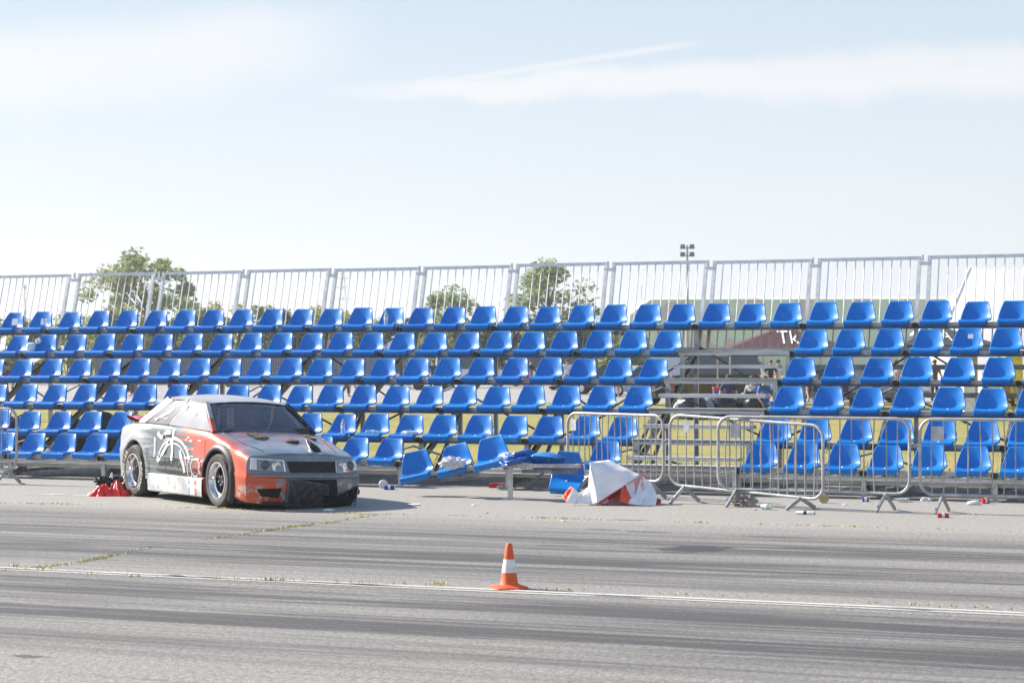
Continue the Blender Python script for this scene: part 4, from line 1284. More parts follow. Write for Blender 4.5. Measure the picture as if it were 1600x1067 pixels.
# ------------------------------------------------------------------ traffic cone
M['cone'] = pm('orange_cone', (.80, .10, .012), .55, 0, .1, 7, .08, 60, col2=(.60, .085, .02))
M['cone_white'] = pm('reflective_white', (.80, .80, .78), .4, 0, .08, 9, col2=(.62, .60, .57))
cone = empty('traffic_cone', G(795, 919.5), R(18)); tag(cone, 'small orange traffic cone with one white band standing on the white line', 'cone')
def rcone(z): return .073 - (.073 - .024) * (z - .03) / .33
mb = MB()
mb.lathe([(rcone(.03) + .012, .028), (rcone(.05), .05), (rcone(.13), .13), (rcone(.235), .235), (rcone(.345), .345), (.020, .358), (.012, .362), (.0, .362)], 32)
mb.build('cone_body', M['cone'], cone, angle=50)
mb = MB(); mb.lathe([(rcone(.13) + .0012, .13), (rcone(.235) + .0012, .235)], 32); mb.build('white_band', M['cone_white'], cone)
mb = MB(); rows = []
for (rr, z) in ((.132, .0), (.136, .008), (.134, .018), (.122, .024), (.098, .030), (.078, .038)):
    row = []
    for k in range(40):
        a = 2 * math.pi * k / 40; c_, s_ = math.cos(a), math.sin(a)
        q = 1.0 / (abs(c_) ** 5 + abs(s_) ** 5) ** .2 if rr > .1 else 1.0
        row.append((rr * c_ * q, rr * s_ * q, z))
    rows.append(row)
mb.grid(rows, close_u=True); mb.face(rows[0][::-1]); mb.build('cone_base', M['cone'], cone, angle=50)
M['patch_black'] = pm('black_tab', (.03, .02, .03), .6, 0, .3, 9)

# ------------------------------------------------------------------ crowd barriers
M['bar_tube'] = pm('barrier_tube', (.46, .455, .44), .5, .3, .14, 7, .1, 60)
M['bar_rod'] = pm('barrier_rod', (.36, .36, .36), .55, .25, .14, 7)
M['plate'] = pm('barrier_plate', (.46, .47, .48), .55, .2, .1, 9)
def barrier(a, b, label, z0=.215, z1=1.10, roll=0.0, nbar=17, feet=(.22, .86), plate=None, foot_dz=0.0, tone=0):
    """free standing barrier between the ground points a and b"""
    a, b = Vector(a), Vector(b); L_ = (b - a).length; c = (a + b) / 2; c.z = 0
    o = empty('crowd_barrier', c, math.atan2(b.y - a.y, b.x - a.x))
    tag(o, label, 'barrier', 'steel crowd barriers in front of the stand')
    sl = math.tan(roll); rc = .16
    def P(x, z): return Vector((x, 0, z + sl * x))
    h_ = L_ / 2 - .02; path = []
    for (cx, cz, a0) in ((h_ - rc, z1 - rc, 0), (-h_ + rc, z1 - rc, 90), (-h_ + rc, z0 + rc, 180), (h_ - rc, z0 + rc, 270)):
        for k in range(7):
            t = R(a0 + 15 * k); path.append(P(cx + rc * math.cos(t), cz + rc * math.sin(t)))
    mb = MB(); mb.tube(path, .0195, 10, closed=True); mb.build('frame', M['bar_tube'], o)
    for k in range(nbar):
        x = -h_ + (k + 1) * 2 * h_ / (nbar + 1)
        bend = .012 * rnd.gauss(0, 1)
        mb = MB(); mb.tube([P(x, z0 + .01), P(x + bend, (z0 + z1) / 2) + Vector((0, bend * .5, 0)), P(x, z1 - .01)], .0082, 6); mb.build('upright_rod', M['bar_rod'], o)
    for x in feet:
        xx = -h_ + 2 * h_ * x
        for sg in (-1, 1):
            tip = Vector((xx + sg * .03, sg * .27, .012)); top = P(xx, z0 - .005)
            mb = MB(); mb.bar(top, tip, .045, .022, up=(1, 0, 0)); mb.build('foot', M['bar_tube'] if sg < 0 else M['bar_rod'], o, smooth=False)
    if plate:
        px_, pz_, pw, ph = plate
        mb = MB(); mb.box(P(px_, pz_) + Vector((0, -.012, 0)), (pw, .004, ph)); mb.build('plate', M['plate'], o, smooth=False)
    for zz in (z0 + .28, z1 - .32):
        mb = MB(); mb.tube([P(h_, zz), P(h_ + .05, zz + .01), P(h_ + .05, zz + .07)], .009, 6); mb.build('hook', M['bar_rod'], o)
    return o
barrier((.735, 27.45, 0), (1.945, 26.05, 0), 'narrow looking steel barrier turned away behind the crumpled banner', z0=.24, z1=1.085, nbar=15, plate=(-.78, .93, .10, .15))
barrier((1.975, 25.75, 0), (3.71, 24.25, 0), 'skewed steel barrier sagging to the right in front of another one', z0=.18, z1=1.06, roll=R(-2.4), nbar=17, feet=(.10, .86), plate=(-.86, .93, .09, .16))
barrier((2.52, 25.15, 0), (4.69, 24.0, 0), 'long steel barrier partly hidden behind the skewed one', nbar=16, feet=(.10, .88), plate=(-.98, .93, .12, .18))
barrier((4.77, 23.98, 0), (6.98, 23.05, 0), 'straight steel barrier at the right edge with a grey plate', nbar=16, feet=(.11, .88), plate=(-.97, .93, .15, .17))
barrier((-9.35, 30.55, 0), (-7.18, 29.65, 0), 'steel barrier cut off by the left edge of the photo', nbar=16, feet=(.12, .93))

# ------------------------------------------------------------------ collapsed front row: sagging beam with three seats, twisted seat, seats on the ground
M['seat_dull'] = pm('faded_blue_plastic', (.008, .11, .42), .45, 0, .12, 6)
bt0 = empty('fallen_seat_beam', (0, 0, 0)); tag(bt0, 'broken steel seat beam fallen from the front row with its left end on the ground', 'beam')
Yb = 26.3
def CB(x, y, dy=0.0):
    """point near the front row plane seen at pixel x, y"""
    Y = 26.9 - (x - 640) * .0042 + dy
    return PY(x, y, Y)
pA, pB, pC = CB(618, 752), CB(786, 731), CB(905, 728)
c0 = pA.copy(); bt0.location = c0
mb = MB(); off_ = Vector((.05, .14, .045)); mb.bar(pA - c0 + off_, pB - c0 + off_, .05, .05); mb.build('bent_beam', M['galv'], bt0, smooth=False)
mb = MB(); mb.bar(CB(786, 727) - c0, pC - c0, .10, .05); mb.build('straight_beam', M['galv'], bt0, smooth=False)
p1, p2 = CB(797, 731), CB(797, 731); p2.z = .0
mb = MB(); mb.bar(p1 - c0, p2 - c0, .07, .06); mb.box(p2 - c0 + Vector((0, 0, .01)), (.2, .16, .02)); mb.build('beam_post', M['galv'], bt0, smooth=False)
mb = MB(); mb.bar(CB(818, 736) - c0, CB(900, 737, -.1) - c0, .09, .05); mb.build('lower_beam', M['galv_dark'], bt0, smooth=False)
mb = MB(); mb.bar(CB(820, 760, .3) - c0, CB(850, 738, .4) - c0, .03, .03); mb.build('beam_strut', M['galv_dark'], bt0, smooth=False)
def posed_seat(x, y, roll, pitch, yaw, label, dy=0.0, mat=None):
    o = new_seat(); p = CB(x, y, dy)
    o.matrix_world = Matrix.Translation(p) @ Matrix.Rotation(-PHI + yaw, 4, 'Z') @ Matrix.Rotation(roll, 4, 'Y') @ Matrix.Rotation(pitch, 4, 'X')
    tag(o, label, 'seat', SEATG)
    return o
posed_seat(648, 753, R(-13), R(4), R(12), 'lowest tilted blue seat on the fallen beam, its edge at the ground')
posed_seat(705, 743, R(-13), R(4), R(4), 'middle tilted blue seat on the fallen beam with plastic bag')
posed_seat(763, 733, R(-14), R(6), R(4), 'uppermost tilted blue seat at the high end of the fallen beam')
posed_seat(860, 733, R(4), R(122), R(10), 'blue seat tipped over on its back beside the barrier', .25)
o = posed_seat(881, 770, R(2), R(36), R(6), 'blue seat standing on the ground beside the crumpled banner', 1.0)
o.location.z = .015
# the twisted, folded seat shell
mb = lump(0, .25, .15, .10, 4.7, .42, 1.5, 40, 22, False)
for v_ in mb.v: v_.z = max(v_.z, -.05) + .03 * math.sin(v_.x * 14) + .05
o = mb.build('crushed_seat', M['seat_dull'], loc=CB(810, 724), angle=25, rz=-PHI)
tag(o, 'crushed and folded blue seat shell lying on the low beam', 'seat', SEATG)

# ------------------------------------------------------------------ crumpled banner, white outside and red inside
M['ban_w'] = pm('banner_white', (.95, .94, .93), .45, 0, .04, 5); _nt = NT(M['ban_w'].node_tree); _tr = _nt.n('ShaderNodeBsdfTranslucent'); _tr.inputs[0].default_value = (.95, .92, .91, 1); _mx = _nt.n('ShaderNodeMixShader'); _mx.inputs[0].default_value = .15
_nt.l(_nt.nt.nodes['Principled BSDF'].outputs[0], _mx.inputs[1]); _nt.l(_tr.outputs[0], _mx.inputs[2]); _nt.l(_mx.outputs[0], _nt.nt.nodes['Material Output'].inputs[0])
M['ban_r'] = pm('banner_red', (.72, .025, .02), .45, 0, .1, 5); M['ban_o'] = pm('banner_orange_red', (.80, .09, .03), .45, 0, .08, 5); M['ban_p'] = pm('banner_pink_back', (.80, .46, .44), .5, 0, .08, 5)
BY = 25.3; bc = G(950, 789)
bn_o = empty('crumpled_banner', bc, 0); tag(bn_o, 'crumpled white and red vinyl banner heaped on the asphalt by the barrier', 'banner')
def BP(x, y, dy): return PY(x, y, BY + dy) - bc
def fold(pts, mi, n=8, bulge=.03, seed=0):
    """a bent sheet spanned between four (x, y, depth) corners in order round the edge"""
    a, b, c, d = [BP(*p) for p in pts]; nr = (b - a).cross(d - a).normalized(); rows = []
    for j in range(n + 1):
        v_ = j / n; r = []
        for i in range(n + 1):
            u_ = i / n
            p = (a * (1 - u_) + b * u_) * (1 - v_) + (d * (1 - u_) + c * u_) * v_
            wv = bulge * math.sin(math.pi * u_) * math.sin(math.pi * v_) + .014 * mnoise.noise(Vector((u_ * 3 + seed, v_ * 3, seed))) + .010 * (1 - 2 * abs(mnoise.noise(Vector((u_ * 5 + seed, v_ * 4, seed + 4))))) * math.sin(math.pi * u_) * math.sin(math.pi * v_)
            p = p + nr * wv; p.z = max(p.z, .004)
            r.append(p)
        rows.append(r)
    mb = MB(); mb.grid(rows)
    return mb
PARTS = [  # corners, material, bulge
    ([(922, 722, .05), (951, 719, .35), (1001, 742, .15), (933, 786, -.15)], 'ban_w', -.05, 'white_fold'),      # big lifted flap
    ([(922, 722, .05), (933, 786, -.15), (922, 789, -.10), (918, 786, .1)], 'ban_w', -.01, 'white_fold'),
    ([(1001, 742, .15), (933, 786, -.15), (950, 788, .45), (980, 760, .60)], 'ban_r', .02, 'red_lining'),
    ([(936, 784, -.10), (946, 768, .0), (951, 785, .0), (945, 788, -.05)], 'ban_p', .01, 'pink_back'),
    ([(946, 770, .25), (974, 770, .25), (976, 788, .05), (950, 788, .0)], 'ban_p', .03, 'pink_back'),
    ([(972, 750, .10), (986, 780, -.02), (984, 788, -.15), (968, 784, -.12)], 'ban_o', .015, 'orange_fold'),
    ([(990, 741, .20), (1004, 742, .25), (1006, 780, .05), (988, 780, .0)], 'ban_p', .02, 'pink_back'),
    ([(974, 748, .10), (990, 741, .18), (992, 781, .0), (985, 781, -.02)], 'ban_w', .015, 'white_fold'),
    ([(1002, 742, .25), (1019, 757, .25), (1006, 782, -.05), (991, 779, .0)], 'ban_w', .02, 'white_fold'),
    ([(1019, 757, .25), (1027, 776, .05), (1024, 790, -.10), (1000, 790, -.15)], 'ban_w', .015, 'white_fold'),
    ([(1019, 757, .2), (1000, 790, -.15), (981, 787, -.15), (984, 780, -.06)], 'ban_w', .01, 'white_fold'),
    ([(998, 741, .32), (1002, 742, .24), (1014, 752, .28), (1006, 744, .42)], 'ban_r', .005, 'red_lining'),
    ([(926, 760, .05), (915, 763, .10), (898, 786, -.06), (924, 787, -.1)], 'ban_w', .03, 'white_fold'),
    ([(918, 753, .25), (925, 752, .25), (925, 762, .2), (917, 763, .2)], 'ban_o', .01, 'orange_fold'),
    ([(891, 760, .06), (896, 761, .02), (885, 784, -.10), (878, 775, .0)], 'ban_o', .012, 'orange_fold'),
    ([(896, 761, .02), (904, 770, .0), (897, 786, -.10), (884, 785, -.12)], 'ban_w', .012, 'white_fold'),
    ([(904, 770, .0), (915, 764, .08), (902, 787, -.06), (895, 787, -.08)], 'ban_w', .01, 'white_fold'),
    ([(1026, 777, .1), (1033, 782, .15), (1032, 786, .2), (1024, 788, .1)], 'ban_r', .005, 'red_lining'),
]
for i, (pts, mt, bg_, nm) in enumerate(PARTS):
    o = fold(pts, 0, 16, bg_, i * 1.7).build(nm, M[mt], bn_o, angle=60)
    md = o.modifiers.new('t', 'SOLIDIFY'); md.thickness = .003; md.offset = 0

# ------------------------------------------------------------------ heaps and litter
M['cloth_red'] = pm('red_nylon', (.80, .03, .03), .42, 0, .2, 8, .2, 30)
M['cloth_black'] = pm('black_nylon', (.022, .022, .026), .4, 0, .3, 8, .2, 30)
def cloth_heap(r, h, seed, lean=(0, 0)):
    mb = MB(); rows = []
    for j in range(25):
        f = j / 24; row = []
        for i in range(72):
            th = 2 * math.pi * i / 72
            pl = .17 * math.sin(6 * th + seed + 2.2 * f) + .10 * math.sin(11 * th - seed * 2 + 3 * f) + .14 * mnoise.noise(Vector((math.cos(th) * 1.6, math.sin(th) * 1.6, f * 2.4 + seed)))
            q = r * ((1 - f) ** .62 * .93 + .07 * (1 - f)) * (1 + pl * (1 - .3 * f)) * (1 + .10 * math.sin(9 * f + 2 * th))
            row.append((q * math.cos(th) + lean[0] * f * f, q * .8 * math.sin(th) + lean[1] * f * f, h * f ** 1.15 * (1 + .12 * pl) + .004))
        rows.append(row)
    mb.grid(rows, close_u=True)
    return mb
def put(name, mb, mat, loc, label, cat, group=None, rz=0.0, angle=35, smooth=True):
    o = mb.build(name, mat, loc=loc, rz=rz, angle=angle, smooth=smooth)
    return tag(o, label, cat, group)
rb = put('red_bag', cloth_heap(.15, .16, 3.1, (.07, .03)), M['cloth_red'], G(155, 774), 'crumpled bright red nylon bag, left lump of the heap behind the car', 'bag', 'crumpled bags behind the car', angle=30)
put('red_bag', cloth_heap(.15, .21, 8.7, (-.02, .05)), M['cloth_red'], G(183, 774), 'crumpled bright red nylon bag nearest the rear wheel', 'bag', 'crumpled bags behind the car', angle=30)
put('black_bag', lump(0, .20, .12, .07, 5.3, .6, 3.2, 40, 22, False), M['cloth_black'], PY(173, 751, 27.6), 'black straps and bag lying on top of the red bags', 'bag', 'crumpled bags behind the car', angle=30)
put('black_bag', lump(0, .15, .15, .09, 15.3, .6, 3.0, 40, 22), M['cloth_black'], G(198, 771), 'black bag tucked between the red bag and the rear wheel', 'bag', 'crumpled bags behind the car', angle=30)
mb = MB(); mb.lathe([(0, 0), (.018, .0), (.018, .06), (.008, .075), (.008, .09), (0, .09)], 12); put('small_bottle', mb, M['white'], PY(174.5, 747, 27.55), 'small white bottle upright among the black straps', 'bottle')

def bottle_mb(r=.032, h=.22, lying=False):
    mb = MB(); p = [(0, 0), (r * .9, 0), (r, .012), (r, h * .28), (r * .92, h * .31), (r, h * .34), (r, h * .62), (r * .8, h * .78), (r * .42, h * .88), (r * .40, h * .91)]
    mb.lathe(p, 16, (0, 0, 0), 'x' if lying else 'z')
    return mb
M['cap_blue'] = pm('bottle_cap', (.70, .75, .82), .4, 0, .1, 9)
def bottle(loc, label, lying=False, rz=0.0, h=.22, r=.032, group=None, lab='white'):
    o = empty('plastic_bottle', loc, rz); tag(o, label, 'bottle', group)
    bottle_mb(r, h, lying).build('bottle_body', M['clear'], o, angle=50)
    mb = MB(); ax = 'x' if lying else 'z'
    mb.lathe([(r * .45, h * .905), (r * .45, h * .98), (0, h * .98)], 12, (0, 0, 0), ax); mb.build('bottle_cap', M['cap_blue'], o)
    mb = MB(); mb.lathe([(r + .0008, h * .38), (r + .0008, h * .58)], 16, (0, 0, 0), ax); mb.build('bottle_label', M[lab], o)
    if lying: o.location.z += r
    return o
def on_seat(k, i, dx=0.0, dy=.2): 
    p = S(T(i) + HALFW + dx, -k * SD + dy, rowz(k) + .082); return p
bottle(on_seat(0, 12, -.03, .2), 'clear water bottle standing upright on a top row seat', h=.24, r=.034)
put('foil_wrap', lump(0, .05, .04, .03, 2.2, .4, 3), M['clear'], on_seat(0, 12, .12, .22), 'scrap of clear film on the seat beside the upright bottle', 'wrapper')
bottle(on_seat(4, 13, .06, .22), 'clear bottle standing on a fifth row seat just above the car bonnet', h=.22)
bottle(on_seat(4, 14, -.10, .18), 'clear bottle lying on a fifth row seat right of the car', True, R(10), group='clear bottles lying on fifth row seats')
put('plastic_bag', lump(0, .12, .05, .035, 4.4, .35, 3), M['white'], on_seat(4, 15, .06, .2), 'white plastic bag lying on a fifth row seat above the fallen beam', 'bag')
put('paper_cup', (lambda m_: (m_.lathe([(0, 0), (.028, 0), (.038, .10), (.040, .10), (.036, .098), (.026, .006), (0, .006)], 20), m_)[1])(MB()), M['clear'], on_seat(4, 18, -.30, .25), 'clear plastic cup between two fifth row seats', 'cup')
# sun hat on a seat
M['denim'] = pm('pale_denim', (.38, .50, .66), .8, 0, .15, 14, .2, 60)
hat = lump(0, .12, .11, .085, 6.6, .22, 2.6); put('sun_hat', hat, M['denim'], on_seat(4, 7, .0, .18), 'pale blue cloth cap lying on a fifth row seat left of the car', 'cap')
# plastic bag on the middle tilted seat
M['film'] = pm('crinkled_film', (.76, .76, .80), .3, 0, .1, 14, .4, 40)
pb = lump(0, .15, .09, .07, 9.9, .6, 3.4, 40, 24, False); put('plastic_bag', pb, M['film'], CB(708, 723, -.02), 'crinkled clear plastic bag on the middle tilted seat', 'bag', angle=25)
# white paper sheets taped on seats
def sheet(k, i, dx, z, wd, ht, label, txt=None, mat='paper'):
    o = empty('paper_sheet', S(T(i) + HALFW + dx, -k * SD + .352, rowz(k) + z), -PHI)
    tag(o, label, 'paper sheet')
    tl = Matrix.Rotation(R(-13), 3, 'X')
    mb = MB(); mb.box((0, 0, 0), (wd, .004, ht), tl); mb.build('sheet', M[mat], o, smooth=False)
    if txt:
        tm = text_mb(txt, ht * 1.15)
        for v_ in tm.v:
            q = tl @ Vector((v_.x, -.005, v_.y)); v_.x, v_.y, v_.z = q
        tm.build('number', M['blue_ink'], o, smooth=False)
    return o
M['blue_ink'] = pm('blue_print', (.01, .12, .50), .5, 0, .1, 9)
sheet(0, -1, .02, .20, .13, .12, 'blank white paper sheet taped to a top row seat at far left')
sheet(0, 0, .03, .20, .12, .115, 'white paper sheet with a blue 3 on a top row seat', '3')
sheet(1, 29, .04, .26, .075, .065, 'small torn white sticker on a second row seat at the right', None, 'paper')
# white mug-like cup and balloon scrap between second row seats
mb = MB(); mb.lathe([(0, 0), (.055, 0), (.075, .03), (.082, .09), (.07, .135), (.03, .15), (0, .15)], 20); put('white_cup', mb, M['white'], S(T(1) - .04, -SD + .24, rowz(1) + .09), 'round white tub wedged between two second row seats at far left', 'tub')
put('white_wrap', lump(0, .05, .04, .05, 1.2, .4, 3), M['white'], S(T(1) + .04, -SD + .34, rowz(1) + .22), 'white crumpled wrap above the round white tub', 'wrapper')

M['can_green'] = pm('green_can', (.35, .55, .45), .3, .4, .1, 9)
def can(x, y, mat, label, rz=0.0, r=.033, h=.115, end='white', cat='can', z=0.0, name='drink_can'):
    o = empty(name, G(x, y) + Vector((0, 0, z)), rz); tag(o, label, cat)
    mb = MB(); mb.lathe([(0, -h / 2), (r * .82, -h / 2), (r, -h / 2 + .012), (r, h / 2 - .012), (r * .82, h / 2), (0, h / 2)], 18, (0, 0, r), 'x'); mb.build('can_body', M[mat], o, angle=40)
    mb = MB(); mb.lathe([(r * .84, h / 2 - .008), (r * .86, h / 2 + .003), (r * .7, h / 2 + .0035), (0, h / 2 + .0005)], 18, (0, 0, r), 'x'); mb.lathe([(r + .001, -.02), (r + .001, .015)], 18, (0, 0, r), 'x'); mb.build('can_end', M[end], o, angle=40)
    return o
can(608, 765, 'blue', 'blue can with a white band lying at the stand front right of the car', R(5), h=.14)
# white ring behind it
mb = MB(); mb.tube([(.055 * math.cos(a), .01, .06 + .055 * math.sin(a)) for a in [2 * math.pi * k / 20 for k in range(20)]], .011, 8, closed=True); mb.lathe([(0, .012), (.05, .012)], 20, (0, 0, .06), 'y'); put('plastic_disc', mb, M['white'], G(599, 763), 'round white lid with raised rim leaning upright under the stand', 'lid', rz=R(15))
mb = MB(); mb.box((0, 0, .03), (.30, .13, .06)); mb.box((.02, -.002, .062), (.26, .12, .012)); put('red_packet', mb, M['red_pk'] if 'red_pk' in M else M['red'], G(781, 762), 'magenta and red packet lying below the fallen beam', 'packet', rz=R(-6), smooth=False)
bottle(G(790, 764), 'white plastic bottle beside the red packet under the beam', True, R(190), h=.13, r=.035)
can(1197, 797, 'can_green', 'green and white can lying between the barrier feet', R(-35), r=.036, h=.12)
can(1258, 805, 'paper', 'pale cardboard tube with a dark end lying near the barrier foot', R(-18), r=.022, h=.22, end='black_plastic', cat='tube', name='card_tube')
mb = MB(); mb.lathe([(0, -.03), (.058, -.03), (.06, -.025), (.06, .025), (.055, .03), (0, .03)], 28, (0, 0, .06), 'y')
M['wood_end'] = pm('sawn_wood', (.52, .38, .22), .7, 0, .15, 20); put('wood_disc', mb, M['wood_end'], G(1287, 787), 'sawn wooden disc standing upright in front of the planks', 'wood disc', rz=R(-14))
# torn paper sack
M['sack'] = pm('torn_sack', (.46, .40, .34), .8, 0, .25, 7, .3, 25, col2=(.16, .14, .13))
put('torn_sack', lump(0, .13, .10, .085, 12.2, .5, 3.4, 40, 24), M['sack'], G(1163, 792), 'torn beige paper sack lying under the skewed barrier', 'sack', angle=22)
bottle(G(1135, 784), 'flattened clear bottle lying left of the torn sack', True, R(-20), h=.24, r=.034)
put('paper_scrap', lump(0, .075, .05, .03, 3.3, .5, 3), M['paper'], G(1521, 790), 'crumpled white paper next to the red cup', 'paper', angle=20)
can(1539, 788, 'red', 'red cup lying beside crumpled white paper at the right', R(20), r=.036, h=.10, cat='cup')
can(1473, 810, 'red', 'red and white packet lying at the foot of the right barrier', R(4), r=.027, h=.13, cat='packet', name='packet', end='paper')
put('paper_scrap', lump(0, .065, .04, .028, 7.3, .5, 3), M['film'], G(1447, 784), 'small white crumpled wrapper under the right barrier', 'paper', angle=20)
can(1352, 785, 'blue', 'blue and white crushed cup at the stand front', R(0), r=.03, h=.08, cat='cup', end='paper')
put('paper_scrap', lump(0, .06, .05, .016, 5.5, .5, 3), M['paper'], G(513, 798), 'flat scrap of white paper in front of the car bumper', 'paper', angle=20)
put('paper_plate', (lambda m_: (m_.lathe([(0, .006), (.06, .006), (.085, .016), (.088, .014), (.06, .0), (0, 0)], 24), m_)[1])(MB()), M['paper'], G(646, 789), 'pale flat plate lying in the car shadow', 'plate')
mb = MB(); mb.lathe([(0, 0), (.05, 0), (.10, .015), (.105, .012), (0, -.002)], 24); put('clear_lid', mb, M['clear'], G(1408, 785) + Vector((0, 0, .03)), 'clear dish leaning behind the barrier foot', 'dish')
mb = MB(); mb.tube([(.09 * math.cos(a), 0, .09 + .09 * math.sin(a)) for a in [2 * math.pi * k / 24 for k in range(24)]], .012, 8, closed=True); mb.lathe([(0, .01), (.085, .01)], 24, (0, 0, .09), 'y'); put('white_bowl', mb, M['galv_white'], PY(1446, 768, 27.4) * Vector((1, 1, 0)) if False else Vector((5.5, 27.4, .0)), 'round grey bowl on its rim under the front row', 'bowl', rz=R(20))
for (x, y, k) in ((1523, 806, 0), (880, 815, 1), (1320, 790, 1), (760, 802, 2), (740, 790, 3), (1180, 798, 4)):
    put('litter_scrap', lump(0, .02 + .008 * (k % 2), .02, .010, k * 2.2, .4, 3, 16, 10), M['paper'] if k % 2 else M['sack'], G(x, y), ['reddish brown scrap', 'tiny white scrap', 'small dark scrap', 'tiny pale scrap', 'small pale crumb'][k] + [' near the right barrier foot', ' on the asphalt at the seam below the banner', ' in front of the seam grass', ' beyond the car shadow tip', ' beside the torn sack'][k] if (x, y) != (1320, 790) else 'tiny white scrap near the wooden disc', 'litter', 'scraps of litter on the asphalt')

# ------------------------------------------------------------------ beyond the stand: trees, bushes, fence, hall, tents, vehicles, people
def mat_leaf(name, a, b, c):
    m_ = bpy.data.materials.new(name); m_.use_nodes = True
    nt = NT(m_.node_tree); bs = m_.node_tree.nodes['Principled BSDF']
    tcn = nt.n('ShaderNodeTexCoord'); geo = nt.n('ShaderNodeNewGeometry')
    n1 = nt.noise(tcn.outputs['Object'], .9, 3)
    col = nt.mix(geo.outputs['Random Per Island'], a, b)
    col = nt.mix(nt.sstep(n1, .45, .65), col, c)
    nt.l(col, bs.inputs['Base Color']); bs.inputs['Roughness'].default_value = .6; bs.inputs['Specular IOR Level'].default_value = .25
    tr = nt.n('ShaderNodeBsdfTranslucent'); nt.l(col, tr.inputs[0])
    mx = nt.n('ShaderNodeMixShader'); mx.inputs[0].default_value = .5
    nt.l(bs.outputs[0], mx.inputs[1]); nt.l(tr.outputs[0], mx.inputs[2])
    nt.l(mx.outputs[0], m_.node_tree.nodes['Material Output'].inputs[0])
    return m_
M['leaf_a'] = mat_leaf('leaf_olive', (.27, .31, .13), (.36, .39, .17), (.20, .24, .11))
M['leaf_b'] = mat_leaf('leaf_green', (.20, .26, .11), (.29, .34, .13), (.15, .20, .09))
M['leaf_y'] = mat_leaf('leaf_yellow', (.30, .31, .08), (.38, .35, .11), (.17, .22, .06))
M['leaf_d'] = mat_leaf('leaf_dark', (.05, .08, .03), (.08, .11, .035), (.035, .055, .022))
M['bark'] = pm('bark', (.16, .13, .10), .9, 0, .25, 6, .4, 14)
def leaves(mb, c, rad, n, size, seed):
    rr = random.Random(seed)
    for _ in range(n):
        d = Vector((rr.gauss(0, 1), rr.gauss(0, 1), rr.gauss(0, 1))).normalized() * (rr.random() ** .45)
        p = c + Vector((d.x * rad.x, d.y * rad.y, d.z * rad.z))
        a = Vector((rr.gauss(0, 1), rr.gauss(0, 1), rr.gauss(0, .6))).normalized(); b = a.cross(Vector((rr.gauss(0, 1), rr.gauss(0, 1), rr.gauss(0, 1)))).normalized()
        s_ = size * rr.uniform(.6, 1.3)
        mb.v += [p - a * s_, p - b * s_ * .5, p + a * s_, p + b * s_ * .5]; k = len(mb.v) - 4
        mb.f.append([k, k + 1, k + 2, k + 3]); mb.m.append(0)
def tree(loc, hgt, wid, mat, label, seed, nclump=46, leaf=.16, low=.28, group=None, name='tree', per=90, clump=.13):
    rr = random.Random(seed); o = empty(name, loc); tag(o, label, 'tree', group)
    tk = MB(); th = hgt * .8
    pts = [Vector((0, 0, 0)), Vector((rr.uniform(-.2, .2), 0, th * .3)), Vector((rr.uniform(-.4, .4), rr.uniform(-.3, .3), th * .6)), Vector((rr.uniform(-.5, .5), rr.uniform(-.3, .3), th))]
    tk.tube(pts, [hgt * .020, hgt * .016, hgt * .010, hgt * .003], 8)
    cr = MB()
    for i in range(nclump):
        a = rr.uniform(0, 6.283); f = rr.random()
        z = hgt * (low + (1 - low) * f); wmax = wid / 2 * (math.sin(math.pi * min(1, (f * .80 + .16))) ** .8)
        rad = wmax * math.sqrt(rr.random()) * 1.0
        c = Vector((rad * math.cos(a), rad * math.sin(a), z - hgt * .03))
        q = hgt * clump * rr.uniform(.55, 1.15)
        leaves(cr, c, Vector((q, q, q * .75)), per, leaf, seed * 100 + i)
        if i % 2 == 0:
            b = pts[1].lerp(pts[3], min(1, max(0, f * .8 - .05)))
            tk.tube([b, b.lerp(c, .5) + Vector((0, 0, .1)), c], [hgt * .007, hgt * .005, hgt * .002], 6)
    tk.build('trunk', M['bark'], o); cr.build('crown', M[mat], o, smooth=False)
    return o
def TX(x, Y): return Vector(((x - 800) * Y / FPX, Y, 0))
def hz(y, Y): return H + (HORY - y) * Y / FPX     # height of a thing whose top is seen at row y
tree(TX(226, 165), hz(396, 165), 10.6, 'leaf_a', 'tall loose olive green tree behind the left part of the guard rail', 11, 70, .21, .24, per=110, clump=.12)
tree(TX(862, 175), hz(411, 175), 7.2, 'leaf_a', 'round topped tree behind the middle of the guard rail', 12, 60, .21, .24, per=120, clump=.14)
tree(TX(706, 180), hz(453, 180), 7.0, 'leaf_b', 'low rounded tree between the taller tree and the middle seats', 13, 44, .21, .22, per=130, clump=.17)
tree(TX(300, 180), hz(470, 180), 6.0, 'leaf_b', 'small tree at the right foot of the tall olive tree', 14, 28, .2, .2, per=120, clump=.17)
